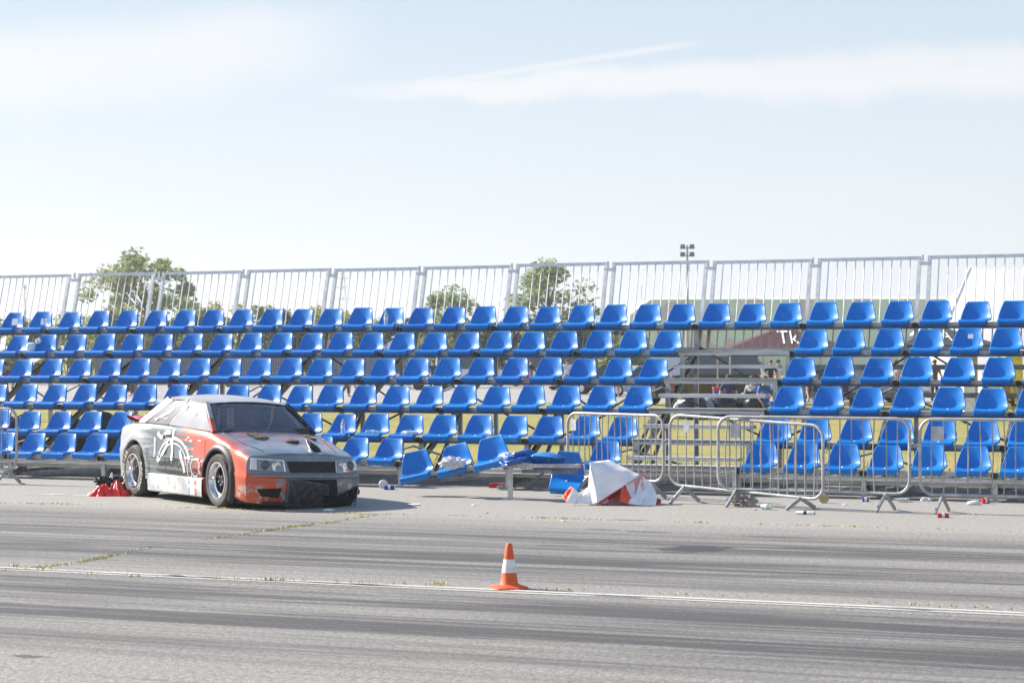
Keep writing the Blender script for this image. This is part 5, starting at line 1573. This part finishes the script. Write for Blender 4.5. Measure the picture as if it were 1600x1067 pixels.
# bare sapling
sp_ = empty('bare_tree', TX(38, 150)); tag(sp_, 'bare thin branched sapling at the far left behind the guard rail', 'tree')
mb = MB(); hh = hz(438, 150); rr = random.Random(5)
mb.tube([(0, 0, 0), (.1, 0, hh * .6), (.0, 0, hh)], [.06, .04, .008], 6)
for k in range(26):
    z = hh * rr.uniform(.35, .95); a = rr.uniform(0, 6.28); l_ = rr.uniform(.5, 1.4) * (1.2 - z / hh)
    mb.tube([(.05, 0, z), (.05 + l_ * .5 * math.cos(a), l_ * .5 * math.sin(a), z + l_ * .5), (.05 + l_ * .8 * math.cos(a), l_ * .8 * math.sin(a), z + l_ * 1.2)], [.018, .012, .004], 5)
mb.build('trunk', M['bark'], sp_)
BU = [(-20, 492, 150, 'leaf_b'), (45, 498, 148, 'leaf_y'), (105, 488, 155, 'leaf_a'), (165, 478, 150, 'leaf_y'), (262, 492, 152, 'leaf_d'), (318, 478, 150, 'leaf_b'), (352, 462, 158, 'leaf_y'), (400, 473, 152, 'leaf_a'), (440, 480, 150, 'leaf_d'),
      (482, 476, 156, 'leaf_y'), (528, 486, 152, 'leaf_y'), (572, 494, 150, 'leaf_b'), (625, 496, 156, 'leaf_d'), (672, 492, 158, 'leaf_y'), (716, 498, 152, 'leaf_b'), (762, 504, 155, 'leaf_d'), (802, 490, 160, 'leaf_d'), (850, 500, 156, 'leaf_a'), (900, 496, 158, 'leaf_d'), (945, 506, 155, 'leaf_d'), (980, 520, 150, 'leaf_b')]
KIND = {'leaf_b': 'green', 'leaf_y': 'yellowish green', 'leaf_a': 'olive green', 'leaf_d': 'dark green'}
for i, (x, y, Y, mt) in enumerate(BU):
    h_ = hz(y, Y); o = empty('bush', TX(x, Y)); rr = random.Random(40 + i)
    tag(o, '%s bush, %s from the left in the hedge beyond the stand' % (KIND[mt], NUM[i] if i < 20 else 'twenty-first'), 'bush', 'bushes beyond the stand')
    fo = MB(); wd = rr.uniform(3.0, 3.9)
    for k in range(28):
        f = rr.random(); c = Vector((rr.uniform(-1, 1) * wd * .55 * (1.1 - f * .6), rr.uniform(-.8, .8), h_ * (.1 + .82 * f)))
        q = rr.uniform(.55, .95); leaves(fo, c, Vector((q, q, q * .8)), 100, .19, 900 + i * 30 + k)
    fo.build('foliage', M[mt], o, smooth=False)
    st = MB(); st.tube([(0, 0, 0), (.1, 0, h_ * .6)], [.07, .03], 6); st.tube([(0, 0, .1), (-.5, .1, h_ * .5)], [.05, .02], 6); st.build('stem', M['bark'], o)
# corrugated fence
M['corr'] = pm('blue_grey_sheet', (.22, .24, .30), .6, .2, .15, 3)
for i in range(13):
    xa = 148 + i * 38; Yf = 142 - i * .4
    a, b = TX(xa, Yf), TX(xa + 37.2, Yf)
    rows = [[], []]; L_ = (b - a).length
    for k in range(41):
        f = k / 40; off = .035 if (k // 2) % 2 else -.035
        p = a.lerp(b, f) - a
        rows[0].append(p + Vector((0, off, .05))); rows[1].append(p + Vector((0, off, hz(556 + (i % 3), Yf))))
    mb = MB(); mb.grid(rows); o = mb.build('fence_panel', M['corr'], loc=a, smooth=False)
    md = o.modifiers.new('t', 'SOLIDIFY'); md.thickness = .02
    tag(o, 'blue grey corrugated fence panel, %s from the left in the line' % NUM[i], 'fence', 'corrugated fence panels beyond the car park')

# camouflaged hall
def mat_camo():
    m_ = bpy.data.materials.new('faded_camouflage'); m_.use_nodes = True
    nt = NT(m_.node_tree); bs = m_.node_tree.nodes['Principled BSDF']
    tcn = nt.n('ShaderNodeTexCoord'); ob = tcn.outputs['Object']
    n1 = nt.noise(ob, .30, 2, .5, .4); n2 = nt.noise(nt.mapping(ob, loc=(9, 4, 0)), .34, 2, .5, .4)
    col = nt.mix(nt.sstep(n1, .50, .53), (.60, .70, .50), (.68, .70, .52))
    col = nt.mix(nt.sstep(n2, .56, .59), col, (.62, .50, .40))
    nt.l(col, bs.inputs['Base Color']); bs.inputs['Roughness'].default_value = .8
    return m_
M['camo'] = mat_camo()
hl = empty('arched_hall', TX(1245, 215)); tag(hl, 'long pale green arched hall in faded camouflage behind the stairway', 'building')
mb = MB(); Yh = 215; xl, xr = (985 - 1245) * Yh / FPX, (1530 - 1245) * Yh / FPX; hh = hz(465, Yh)
prof = [(0, 0), (.8, hh * .45), (1.7, hh * .90), (2.0, hh * .98), (2.4, hh), (9, hh), (12, hh * .7), (13.5, 0)]
rows = []
for i in range(17):
    f = i / 16; X = xl + (xr - xl) * f; e = 2.6 * max(0, 1 - f * 16 / 1.6) ** 2
    rows.append([Vector((X, y_, z_ * (1 - .0 * e) if i else z_ * .80)) for y_, z_ in prof])
mb.grid(rows); mb.face(rows[0]); mb.face(rows[-1][::-1]); mb.build('wall', M['camo'], hl, angle=30)
mb = MB()
for k in range(12): mb.bar((xl + 2 + k * 3, -.06, .2), (xl + 2 + k * 3, -.02, hh * .4), .12, .1)
mb.build('rib', pm('hall_rib', (.36, .43, .30), .8), hl, smooth=False)
mb = MB(); mb.box((xl + 1.5, 5, hh + .6), (.06, .06, 1.6)); mb.box((xl + 5.8, 5, hh + .4), (.06, .06, 1.2)); mb.build('vent_pipe', M['galv'], hl, smooth=False)

# big white marquee
M['tent_white'] = pm('white_tent_skin', (.88, .88, .88), .6, 0, .02, 3)
_nt = NT(M['tent_white'].node_tree); _tr = _nt.n('ShaderNodeBsdfTranslucent'); _tr.inputs[0].default_value = (.9, .9, .9, 1); _mx = _nt.n('ShaderNodeMixShader'); _mx.inputs[0].default_value = .6
_nt.l(_nt.nt.nodes['Principled BSDF'].outputs[0], _mx.inputs[1]); _nt.l(_tr.outputs[0], _mx.inputs[2]); _nt.l(_mx.outputs[0], _nt.nt.nodes['Material Output'].inputs[0])
mq = empty('white_marquee', TX(1640, 92)); tag(mq, 'large white marquee with a sloping roof edge at the right', 'tent')
Ym = 92; k_ = Ym / FPX
P2 = lambda x, y, d=0: Vector(((x - 1640) * k_, d, hz(y, Ym)))
eav = 520; a, b, c, d = P2(1476, eav), P2(1517, 421), P2(1900, 421), P2(1940, eav)
mb = MB(); mb.face([a, b, c, d]); dv = Vector((0, 8, 0)); bz, cz_ = b + Vector((1.2, 4, .0)), c + Vector((-1.2, 4, 0))
mb.face([b, bz, cz_, c]); mb.face([a + dv, d + dv, cz_, bz]); mb.face([a, a + dv, bz, b]); mb.face([d, c, cz_, d + dv]); mb.build('tent_roof', M['tent_white'], mq, smooth=False)
mb = MB(); g0 = lambda p: Vector((p.x, p.y, 0)); i_ = .03
for p, q in ((a, d), (d, d + dv), (d + dv, a + dv), (a + dv, a)): mb.face([g0(p), g0(q), q, p])
mb.build('tent_wall', M['tent_white'], mq, smooth=False)
mb = MB(); mb.bar(a + Vector((-.05, -.05, 0)), b + Vector((-.02, -.05, .03)), .12, .12); mb.build('roof_edge', M['galv_white'], mq, smooth=False)
# canopies
def canopy(x0, x1, yap, yeav, Y, col, label, word=None, yleg=None):
    o = empty('canopy_tent', TX((x0 + x1) / 2, Y)); tag(o, label, 'tent', None)
    w_ = (x1 - x0) * Y / FPX / 2; ze, za = hz(yeav, Y), hz(yap, Y)
    mb = MB(); e = [Vector((-w_, 0, ze)), Vector((w_, 0, ze)), Vector((w_, 2 * w_, ze)), Vector((-w_, 2 * w_, ze))]; ap = Vector((0, w_, za))
    for i in range(4): mb.face([e[i], e[(i + 1) % 4], ap])
    mb.build('canopy', col, o, smooth=False)
    mb = MB()
    for i in range(4):
        p, q = e[i], e[(i + 1) % 4]; mb.face([p, q, q - Vector((0, 0, .26)), p - Vector((0, 0, .26))])
    mb.build('valance', col, o, smooth=False)
    for p in e:
        mb = MB(); mb.bar((p.x * .97, p.y * .97 + .05, 0), (p.x * .97, p.y * .97 + .05, ze), .05, .05); mb.build('leg', M['galv'], o, smooth=False)
    if word:
        tm = text_mb(word, (za - ze) * .85)
        sl = (za - ze) / w_
        for v_ in tm.v:
            zz = .45 * (za - ze) + v_.y; y_ = zz / sl
            v_.x, v_.y, v_.z = v_.x + v_.y * .2, y_ - .03, ze + zz + .02
        tm.build('lettering', M['paper'], o, smooth=False)
    return o
M['maroon'] = pm('maroon_canopy', (.075, .026, .03), .8, 0, .1, 3); M['charcoal'] = pm('charcoal_canopy', (.06, .06, .065), .8, 0, .15, 3); M['violet'] = pm('violet_canopy', (.30, .30, .52), .8, 0, .1, 3)
canopy(1138, 1336, 509, 545, 72, M['maroon'], 'maroon canopy tent with white lettering behind the stairway', 'Tk')
canopy(1406, 1564, 509, 540, 76, M['charcoal'], 'charcoal canopy tent with a white mark in front of the marquee', 'A')
canopy(592, 640, 528, 545, 120, M['violet'], 'small pale violet canopy behind the middle seats')

# floodlight mast
fm = empty('floodlight_mast', TX(1074, 200)); tag(fm, 'tall floodlight mast with four lamps rising above the guard rail', 'floodlight')
hm_ = hz(384, 200); mb = MB(); mb.tube([(0, 0, 0), (0, 0, hm_)], [.20, .10], 10); mb.build('pole', pm('mast_grey', (.36, .35, .38), .6), fm)
M['lampbox'] = pm('lamp_housing', (.17, .20, .21), .5, .2, .15, 6)
for zz in (hm_ - .25, hm_ - 1.0):
    mb = MB(); mb.bar((-.75, 0, zz), (.75, 0, zz), .08, .08); mb.build('cross_arm', M['galv_dark'], fm, smooth=False)
    for sx in (-.45, .45):
        mb = MB(); mb.box((sx * 1.0, -.1, zz + .12), (.46, .25, .40), Matrix.Rotation(R(-15), 3, 'X')); f_ = mb.build('floodlight', M['lampbox'], fm, smooth=False)
# pylon, far
py_ = empty('lattice_pylon', TX(536, 420)); tag(py_, 'faint distant lattice pylon seen through the guard rail bars', 'pylon')
hp2 = hz(425, 420); mb = MB(); w0 = 1.6
for sx in (-1, 1): mb.tube([(sx * w0, 0, 0), (sx * .25, 0, hp2)], .07, 5)
for k in range(9):
    z1, z2 = hp2 * k / 9, hp2 * (k + 1) / 9; w1, w2 = w0 - (w0 - .25) * k / 9, w0 - (w0 - .25) * (k + 1) / 9
    mb.tube([(-w1, 0, z1), (w2, 0, z2)], .045, 4); mb.tube([(w1, 0, z1), (-w2, 0, z2)], .045, 4)
for zz in (.72, .84, .94): mb.tube([(-2.2 + 1.2 * (zz - .72) * 3, 0, hp2 * zz), (2.2 - 1.2 * (zz - .72) * 3, 0, hp2 * zz)], .06, 4)
mb.build('lattice', pm('pale_steel', (.5, .52, .55), .7), py_)

# vehicles
M['glass_v'] = glass('vehicle_glass', (.02, .025, .03), 1.0)
def vehicle(loc, rz, col, label, kind='car', cat='car'):
    o = empty('parked_' + ('van' if kind == 'van' else 'car'), loc, rz); tag(o, label, cat, None)
    if kind == 'van': L_, W_, lo, belt, top = 4.9, 1.9, .30, 1.15, 2.0; cab = [(-2.38, belt), (1.35, belt), (.75, top - .05), (-2.3, top - .03)]
    else: L_, W_, lo, belt, top = 4.2, 1.72, .25, .88, 1.43; cab = [(-1.75, belt), (.95, belt), (.25, top), (-1.1, top)]
    h = L_ / 2
    prof = [(-h, lo + .15), (-h + .06, lo), (h - .1, lo), (h, lo + .2), (h - .05, belt - .25), (h - .25, belt - .12), (.95 if kind == 'car' else 1.4, belt + .02), (-h + .25, belt + .04), (-h + .03, belt - .12)]
    mb = MB(); rows = []
    for y_, ins in ((-W_ / 2, .06), (-W_ / 2 + .05, 0), (W_ / 2 - .05, 0), (W_ / 2, .06)):
        rows.append([Vector((x * (1 - ins * .4), y_, z + (ins if z < .6 else -ins * .5))) for x, z in prof])
    mb.grid(rows, close_u=True); mb.face(rows[0]); mb.face(rows[-1][::-1]); mb.build('body', col, o, angle=30)
    mb = MB(); rows = []
    for y_, in_ in ((-W_ / 2 + .07, 0), (W_ / 2 - .07, 0)):
        rows.append([Vector((x, y_ * (.82 if z > belt + .1 else 1), z)) for x, z in cab])
    mb.grid(rows, close_u=True); mb.face(rows[0]); mb.face(rows[1][::-1]); mb.build('window', M['glass_v'], o, smooth=False)
    mb = MB(); c0_, c1 = cab[3][0], cab[2][0]; mb.box(((c0_ + c1) / 2, 0, top + .01), (c1 - c0_ + .04, W_ * .80, .05)); mb.build('roof', col, o, smooth=False)
    for sx in (-h * .62, h * .62):
        for sy in (-1, 1):
            mb = MB(); mb.lathe([(0, -.1), (.24, -.1), (.31, -.08), (.31, .08), (.24, .1), (0, .1)], 20, (sx, sy * (W_ / 2 - .09), .31), 'y'); wv = mb.build('wheel', M['black_rubber'], o)
            mb = MB(); mb.lathe([(0, .108 * sy), (.16, .106 * sy), (.19, .1 * sy)], 16, (sx, sy * (W_ / 2 - .09), .31), 'y'); mb.build('rim', M['chrome'], wv)
    for sy in (-1, 1):
        mb = MB(); mb.box((h - .03, sy * W_ * .36, belt - .30), (.08, .3, .14)); mb.build('headlight', M['lamp_chrome'], o, smooth=False)
        mb = MB(); mb.box((-h + .03, sy * W_ * .40, belt - .25), (.06, .2, .2)); mb.build('tail_light', M['red'], o, smooth=False)
    return o
def paint(n, c): return pm(n, c, .3, .2, .05, 4, coat=.6)
blk, slv, wht, nav, lbl = paint('black_paint', (.012, .012, .016)), paint('silver_paint', (.42, .43, .45)), paint('white_paint', (.75, .75, .75)), paint('navy_paint', (.03, .05, .14)), paint('pale_blue_paint', (.34, .42, .52))
vehicle(TX(1090, 80), R(206), blk, 'black van with tall sides seen through the stairway gap', 'van', 'van')
vehicle(TX(1150, 84), R(240), lbl, 'pale blue car beside the black van in the stairway gap')
vehicle(TX(1000, 98), R(190), slv, 'silver car left of the stairway beyond the seats')
vehicle(TX(950, 104), R(170), blk, 'black car beyond the fourth row seats left of the stairway')
vehicle(TX(905, 118), R(20), wht, 'white car beyond the seats behind a group of people')
vehicle(TX(740, 128), R(5), wht, 'white van beyond the third row seats in the middle', 'van', 'van')
vehicle(TX(632, 126), R(95), slv, 'silver car seen end on beyond the middle seats')
vehicle(TX(1288, 80), R(175), nav, 'navy car beyond the seats right of the stairway')
vehicle(TX(1350, 84), R(185), slv, 'silver car under the charcoal canopy side at the right')
vehicle(TX(1440, 96), R(10), wht, 'white car in front of the marquee at the right')
vehicle(TX(330, 134), R(0), blk, 'low black car in front of the corrugated fence')
vehicle(TX(842, 135), R(180), wht, 'white van beyond the second row, right of the middle', 'van', 'van')

# motorbikes
def motorbike(loc, rz, label):
    o = empty('motorbike', loc, rz); tag(o, label, 'motorbike', None)
    for sx in (-.68, .68):
        mb = MB(); mb.tube([(sx + .29 * math.cos(a), 0, .31 + .29 * math.sin(a)) for a in [2 * math.pi * k / 20 for k in range(20)]], .05, 8, closed=True)
        mb.lathe([(.0, .03), (.2, .01), (.25, 0)], 14, (sx, 0, .31), 'y'); mb.build('wheel', M['black_rubber'], o)
    mb = MB(); mb.tube([(-.68, .05, .31), (-.1, .05, .42), (.25, 0, .75), (.45, 0, .85)], .04, 8); mb.tube([(.68, 0, .31), (.45, 0, .9), (.40, 0, 1.0)], .035, 8); mb.tube([(-.68, 0, .35), (-.5, 0, .75)], .03, 8); mb.build('frame', M['galv_dark'], o)
    mb = lump(0, .24, .14, .12, 3, .1, 1.5, 16, 10, False); 
    for v_ in mb.v: v_ += Vector((.15, 0, .82))
    mb.build('tank', M['red'], o); mb = MB(); mb.box((-.32, 0, .80), (.6, .24, .1)); mb.build('saddle', M['black_plastic'], o, smooth=False)
    mb = MB(); mb.box((-.02, 0, .48), (.36, .26, .3)); mb.build('engine', M['galv'], o, smooth=False)
    mb = MB(); mb.tube([(.33, -.36, 1.05), (.42, 0, 1.02), (.33, .36, 1.05)], .018, 6); mb.build('handlebar', M['black_plastic'], o)
motorbike(TX(176, 112), R(8), 'motorbike with dark frame left of the race car roof')
motorbike(TX(212, 118), R(150), 'second motorbike above the rear of the race car')
motorbike(TX(672, 118), R(15), 'motorbike beyond the third row seats in the middle')
motorbike(TX(288, 118), R(30), 'motorbike in front of the corrugated fence above the car roof')

# people
M['skin'] = pm('skin', (.50, .30, .21), .6, 0, .06, 9); M['hair_d'] = pm('dark_hair', (.03, .022, .018), .7, 0, .3, 20); M['hair_b'] = pm('brown_hair', (.12, .065, .03), .7, 0, .3, 20)
def skin_mesh(name, chains, lvl=1):
    """chains: lists of (point, radius); first point of the first chain is the root; equal points are joined"""
    vs, rs, es, key = [], [], [], {}
    for ch in chains:
        pr = None
        for p, r in ch:
            k = tuple(round(c, 4) for c in p)
            if k not in key: key[k] = len(vs); vs.append(p); rs.append(r)
            if pr is not None and pr != key[k]: es.append((pr, key[k]))
            pr = key[k]
    me = bpy.data.meshes.new(name); me.from_pydata(vs, es, [])
    o = bpy.data.objects.new(name, me); COL.objects.link(o)
    md = o.modifiers.new('s', 'SKIN'); md.use_smooth_shade = True
    for i, r in enumerate(rs):
        sv = me.skin_vertices[0].data[i]; sv.radius = (r, r); sv.use_root = (i == 0)
    sb = o.modifiers.new('d', 'SUBSURF'); sb.levels = lvl; sb.render_levels = lvl
    dg = bpy.context.evaluated_depsgraph_get(); dg.update()
    me2 = bpy.data.meshes.new_from_object(o.evaluated_get(dg)); me2.name = name
    bpy.data.objects.remove(o); bpy.data.meshes.remove(me)
    return me2
def pose(kind):
    if kind == 'sit': hp, sh = .48, .98; kn = [(-.10, -.42, .46), (.10, -.42, .46)]; an = [(-.11, -.40, .07), (.11, -.40, .07)]
    elif kind == 'walk': hp, sh = .92, 1.42; kn = [(-.09, -.16, .50), (.09, .05, .48)]; an = [(-.09, -.20, .08), (.09, .30, .14)]
    else: hp, sh = .94, 1.44; kn = [(-.10, -.02, .50), (.11, .0, .50)]; an = [(-.11, .0, .07), (.13, .0, .07)]
    pel = (0, 0, hp); wst = (0, .0, hp + .18); ch = (0, .01, sh - .12); nk = (0, -.01, sh + .06); hd = (0, -.03, sh + .15); ht = (0, -.02, sh + .27)
    el = [(-.27, .02, sh - .30), (.27, -.04, sh - .30)]; wr = [(-.25, -.14, sh - .50), (.22, -.24, sh - .42)]
    sx = [(-.18, .0, sh - .03), (.18, .0, sh - .03)]; hpv = [(-.09, 0, hp - .03), (.09, 0, hp - .03)]
    body_ch = [[(pel, .125), (wst, .115), (ch, .14), (nk, .05), (hd, .085), (ht, .07)]]
    for i in (0, 1):
        sg = -1 if i == 0 else 1
        w_ = Vector(wr[i]); fd = Vector((0, -.5, -.8)).normalized()
        body_ch.append([(ch, .14), (sx[i], .058), (el[i], .042), (wr[i], .03), (tuple(w_ + fd * .07), .034)])
        for k in range(4):
            b = w_ + fd * .07; t = b + fd * (.055 + .012 * (k in (1, 2))) + Vector((sg * (-.026 + .017 * k), 0, 0))
            body_ch.append([(tuple(b), .034), (tuple(t), .009), (tuple(t + fd * .025 + Vector((0, .012, 0))), .008)])
        body_ch.append([(wr[i], .03), (tuple(w_ + fd * .03 + Vector((-sg * .04, -.02, 0))), .011), (tuple(w_ + fd * .07 + Vector((-sg * .05, -.03, 0))), .009)])
        a = Vector(an[i]); body_ch.append([(pel, .125), (hpv[i], .085), (kn[i], .058), (an[i], .04), (tuple(a + Vector((0, -.15, -.035))), .035)])
    shirt = [[(wst, .135), (ch, .16), ((0, 0, sh + .01), .085)], [(wst, .135), ((0, 0, hp + .02), .138)]] + [[(ch, .16), (sx[i], .075), (tuple(Vector(sx[i]).lerp(Vector(el[i]), .75)), .062)] for i in (0, 1)]
    tr = [[((0, 0, hp + .05), .13), (pel, .135)]] + [[(pel, .135), (hpv[i], .10), (kn[i], .075), (tuple(Vector(kn[i]).lerp(Vector(an[i]), .85)), .06)] for i in (0, 1)]
    return skin_mesh('person', body_ch), skin_mesh('shirt', shirt), skin_mesh('trousers', tr), Vector(hd)
POSES = {}
def person(loc, rz, label, kind='stand', shirt=(.1, .1, .1), trs=(.05, .06, .12), hair='hair_d', cap=None, sc=1.0):
    if kind not in POSES: POSES[kind] = pose(kind)
    bm_, sm_, tm_, hd = POSES[kind]
    o = bpy.data.objects.new('person', bm_); COL.objects.link(o); o.location = loc; o.rotation_euler = (0, 0, rz); o.scale = (sc,) * 3
    def mats(ob, m_):
        if not ob.data.materials: ob.data.materials.append(M['skin'])
        ob.material_slots[0].link = 'OBJECT'; ob.material_slots[0].material = m_
    mats(o, M['skin']); tag(o, label, 'person')
    for nm, me_, c in (('shirt', sm_, shirt), ('trousers', tm_, trs)):
        q = bpy.data.objects.new(nm, me_); COL.objects.link(q); q.parent = o; mats(q, pm('cloth_' + nm, c, .85, 0, .15, 9))
    mb = lump(0, .098, .112, .10, 2, .06, 1.5, 18, 12, False)
    for v_ in mb.v:
        if v_.z < .0 and v_.y < .03: v_.z = max(v_.z, -.005)
        v_ += hd + Vector((0, .012, .075))
    mb.build('cap' if cap else 'hair', pm('cap_cloth', cap, .8) if cap else M[hair], o)
    # eyes, nose, mouth and ears on the head
    fc = MB()
    for sx in (-.032, .032): fc.lathe([(0, .0), (.011, .002), (.012, .008)], 8, hd + Vector((sx, -.083, .03)), 'y')
    fc.build('eye', M['hair_d'], o); fc = MB(); fc.lathe([(0, -.022), (.012, 0), (.015, .02)], 8, hd + Vector((0, -.086, -.005)), 'y'); fc.build('nose', M['skin'], o)
    fc = MB(); fc.box(hd + Vector((0, -.082, -.045)), (.05, .012, .01)); fc.build('mouth', pm('lip', (.40, .16, .14), .6), o, smooth=False)
    return o
person(TX(6, 60), R(20), 'person in a maroon shirt at the far left behind the stand', 'stand', (.22, .03, .05), (.10, .07, .06), 'hair_d')
person(TX(174, 74), R(80), 'person in dark shorts behind the seats left of the car', 'walk', (.25, .2, .2), (.03, .03, .04), 'hair_b')
person(TX(206, 100), R(-60), 'person in a brown top next to the second motorbike', 'stand', (.30, .16, .10), (.05, .05, .07))
person(TX(485, 92), R(30), 'person in a black top and pale trousers behind the fourth row', 'walk', (.03, .03, .04), (.55, .53, .50))
person(TX(540, 96), R(70), 'person in dark clothes walking behind the fourth row', 'walk', (.06, .06, .08), (.05, .05, .06), 'hair_b')
person(TX(552, 97), R(-40), 'bare legged person in a white shirt behind the fourth row', 'walk', (.7, .7, .7), (.55, .40, .32))
person(TX(676, 105), R(10), 'person in a navy jacket by the motorbike in the middle', 'stand', (.03, .04, .09), (.04, .04, .05))
person(TX(822, 112), R(0), 'person in a green cap and red shorts beyond the third row', 'stand', (.05, .04, .04), (.55, .03, .08), cap=(.20, .55, .08))
person(TX(829, 114), R(30), 'person in a black vest beside the green capped person', 'stand', (.02, .02, .02), (.35, .22, .16))
person(TX(874, 106), R(-20), 'person in a turquoise shirt beyond the third row', 'stand', (.10, .40, .48), (.04, .04, .06), 'hair_b')
person(TX(886, 110), R(20), 'person in a white shirt beside the turquoise shirted person', 'stand', (.7, .7, .72), (.10, .12, .2))
person(TX(962, 95), R(0), 'person in pink and light shoes beyond the third row', 'stand', (.65, .35, .38), (.5, .3, .25), 'hair_b')
person(TX(1050, 76), R(15), 'child in a bright red cap by the left post of the stairway', 'stand', (.6, .05, .08), (.06, .10, .3), cap=(.72, .04, .08), sc=.68)
person(TX(1176, 62), R(-30), 'brown haired person sitting in grey clothes in the stairway gap', 'sit', (.35, .35, .37), (.10, .12, .22), 'hair_b', sc=1.0)
person(TX(1194, 61), R(40), 'person in a bright blue shirt bending by the right side of the stairs', 'sit', (.03, .15, .50), (.05, .12, .35), 'hair_b', sc=1.0)
person(TX(1138, 66), R(0), 'person in dark blue sitting on the grass behind the stair treads', 'sit', (.04, .05, .13), (.05, .05, .09), 'hair_d', sc=1.0)
person(TX(1204, 88), R(0), 'bare armed person in a black top at the right end of the stair gap', 'stand', (.02, .02, .02), (.25, .3, .4), 'hair_b')
person(TX(1215, 90), R(60), 'person in a white top beside the black topped person', 'stand', (.72, .72, .72), (.25, .35, .45), 'hair_d')
person(TX(1275, 68), R(0), 'person in navy sitting behind the third row right of the stairs', 'sit', (.03, .05, .12), (.03, .04, .08), sc=1.1)
person(TX(1312, 70), R(90), 'person in a red shirt beyond the fourth row right of the stairs', 'sit', (.55, .02, .03), (.03, .03, .04))
person(TX(1400, 72), R(-30), 'bare shouldered person in a pale pink top beyond the right seats', 'stand', (.75, .55, .52), (.35, .22, .2), 'hair_b')
person(TX(1460, 80), R(20), 'person in a brown shirt standing before the charcoal canopy', 'stand', (.30, .14, .07), (.06, .05, .05), 'hair_b')
person(TX(1572, 70), R(0), 'person in orange brown at the right photo edge behind the seats', 'sit', (.55, .22, .06), (.08, .06, .05), 'hair_d', sc=1.1)

# bin bags, crates and goods behind the stairs
M['bin'] = pm('bin_bag', (.015, .015, .018), .25, 0, .3, 6, .2, 20); M['grey_bag'] = pm('grey_bag', (.30, .31, .33), .35, 0, .2, 6, .2, 20)
for i, (x, y, s_, mt, lab) in enumerate(((1082, 656, .42, 'bin', 'leftmost glossy black bin bag behind the stair treads'), (1064, 655, .28, 'grey_bag', 'small grey bag left of the black bin bags'), (1104, 655, .34, 'grey_bag', 'grey plastic bag between two black bin bags'), (1132, 655, .40, 'bin', 'middle glossy black bin bag behind the stair treads'),
                                       (1158, 654, .32, 'bin', 'low black bin bag right of the middle one'), (1178, 655, .45, 'bin', 'large black bin bag by the right side of the stairs'))):
    put('bin_bag', lump(0, s_, s_ * .8, s_ * 1.05, i * 3.3 + 1, .22, 2.2, 24, 16), M[mt], G(x, y), lab, 'bag', 'bin bags behind the stairs', angle=40)
for (x, y, Y, sx, sz, c, lab) in ((1126, 610, 70, .5, .45, (.02, .10, .45), 'blue bin with a red lid behind the upper stair treads'),):
    o = empty('bin', TX(x, Y)); tag(o, lab, 'bin'); z = hz(y, Y)
    mb = MB(); mb.box((0, 0, z / 2), (sx, .4, z)); mb.build('bin_body', pm('bin_blue', c, .5), o, smooth=False); mb = MB(); mb.box((0, 0, z + .06), (sx + .04, .44, .1)); mb.build('lid', M['red'], o, smooth=False)
# striped parasol canopy
um = empty('parasol', TX(1168, 86)); tag(um, 'red striped parasol half open beyond the stairway', 'parasol')
M['stripe_d'] = pm('dark_stripe', (.20, .02, .02), .7)
zt = hz(552, 86); mb = MB(); n_ = 16
for k in range(n_):
    a0, a1 = 2 * math.pi * k / n_, 2 * math.pi * (k + 1) / n_
    mb.face([(0, 0, zt), (.75 * math.cos(a0), .75 * math.sin(a0), zt - .5), (.75 * math.cos(a1), .75 * math.sin(a1), zt - .5)], k % 2)
mb.build('canopy', [M['red'], M['stripe_d']], um, smooth=False); mb = MB(); mb.tube([(0, 0, 0), (0, 0, zt)], .025, 6); mb.build('pole', M['galv'], um)
# crates and boxes at the right stalls
for i, (x, y, Y, wd, ht, c, lab) in enumerate(((1508, 573, 70, .7, .9, (.42, .28, .14), 'brown cardboard stack beyond the right seats'), (1545, 600, 66, .55, .6, (.70, .64, .52), 'cream box beyond the fourth row at the right edge'), (1512, 622, 64, .35, .7, (.78, .76, .72), 'white canister on the grass behind the right seats'), (1345, 590, 74, .8, .5, (.5, .5, .52), 'grey crate beyond the third row right of the stairs'), (1582, 560, 72, .6, .35, (.75, .62, .05), 'yellow box at the right edge behind the third row'))):
    z0 = max(0.0, hz(y, Y) - ht / 2)
    o = empty('box', TX(x, Y) ); tag(o, lab, 'box')
    mb = MB(); mb.box((0, 0, (z0 + ht) / 2), (wd, .5, z0 + ht)); mb.build('carton', pm('box_paint', c, .7), o, smooth=False)
    mb = MB(); mb.box((0, 0, z0 + ht + .02), (wd + .03, .53, .05)); mb.build('lid', pm('box_lid', tuple(q * .85 for q in c), .7), o, smooth=False)
# dark bags on the grass behind the left seats
for i, (x, y, s_, lab) in enumerate(((112, 705, .30, 'black rucksack on the grass behind the front left seats'), (160, 704, .34, 'second black rucksack on the grass nearer the car'), (22, 712, .32, 'dark red bag on the grass behind the far left seats'))):
    put('rucksack', lump(0, s_, s_ * .7, s_ * 1.3, i * 4.1 + 2, .18, 2, 20, 14), M['cloth_black'] if i < 2 else M['maroon'], G(x, y), lab, 'bag', angle=40)

# ------------------------------------------------------------------ thin summer haze
hb = MB(); hb.box((0, 2300, 28.5), (7200, 5600, 59))
hz_m = bpy.data.materials.new('haze'); hz_m.use_nodes = True
hn = hz_m.node_tree; hn.nodes.remove(hn.nodes['Principled BSDF'])
pv = hn.nodes.new('ShaderNodeVolumePrincipled'); pv.inputs['Color'].default_value = (.92, .95, 1, 1); pv.inputs['Density'].default_value = .00045; pv.inputs['Anisotropy'].default_value = .3
hn.links.new(pv.outputs[0], hn.nodes['Material Output'].inputs['Volume'])
tag(hb.build('haze', hz_m, smooth=False), kind='stuff')
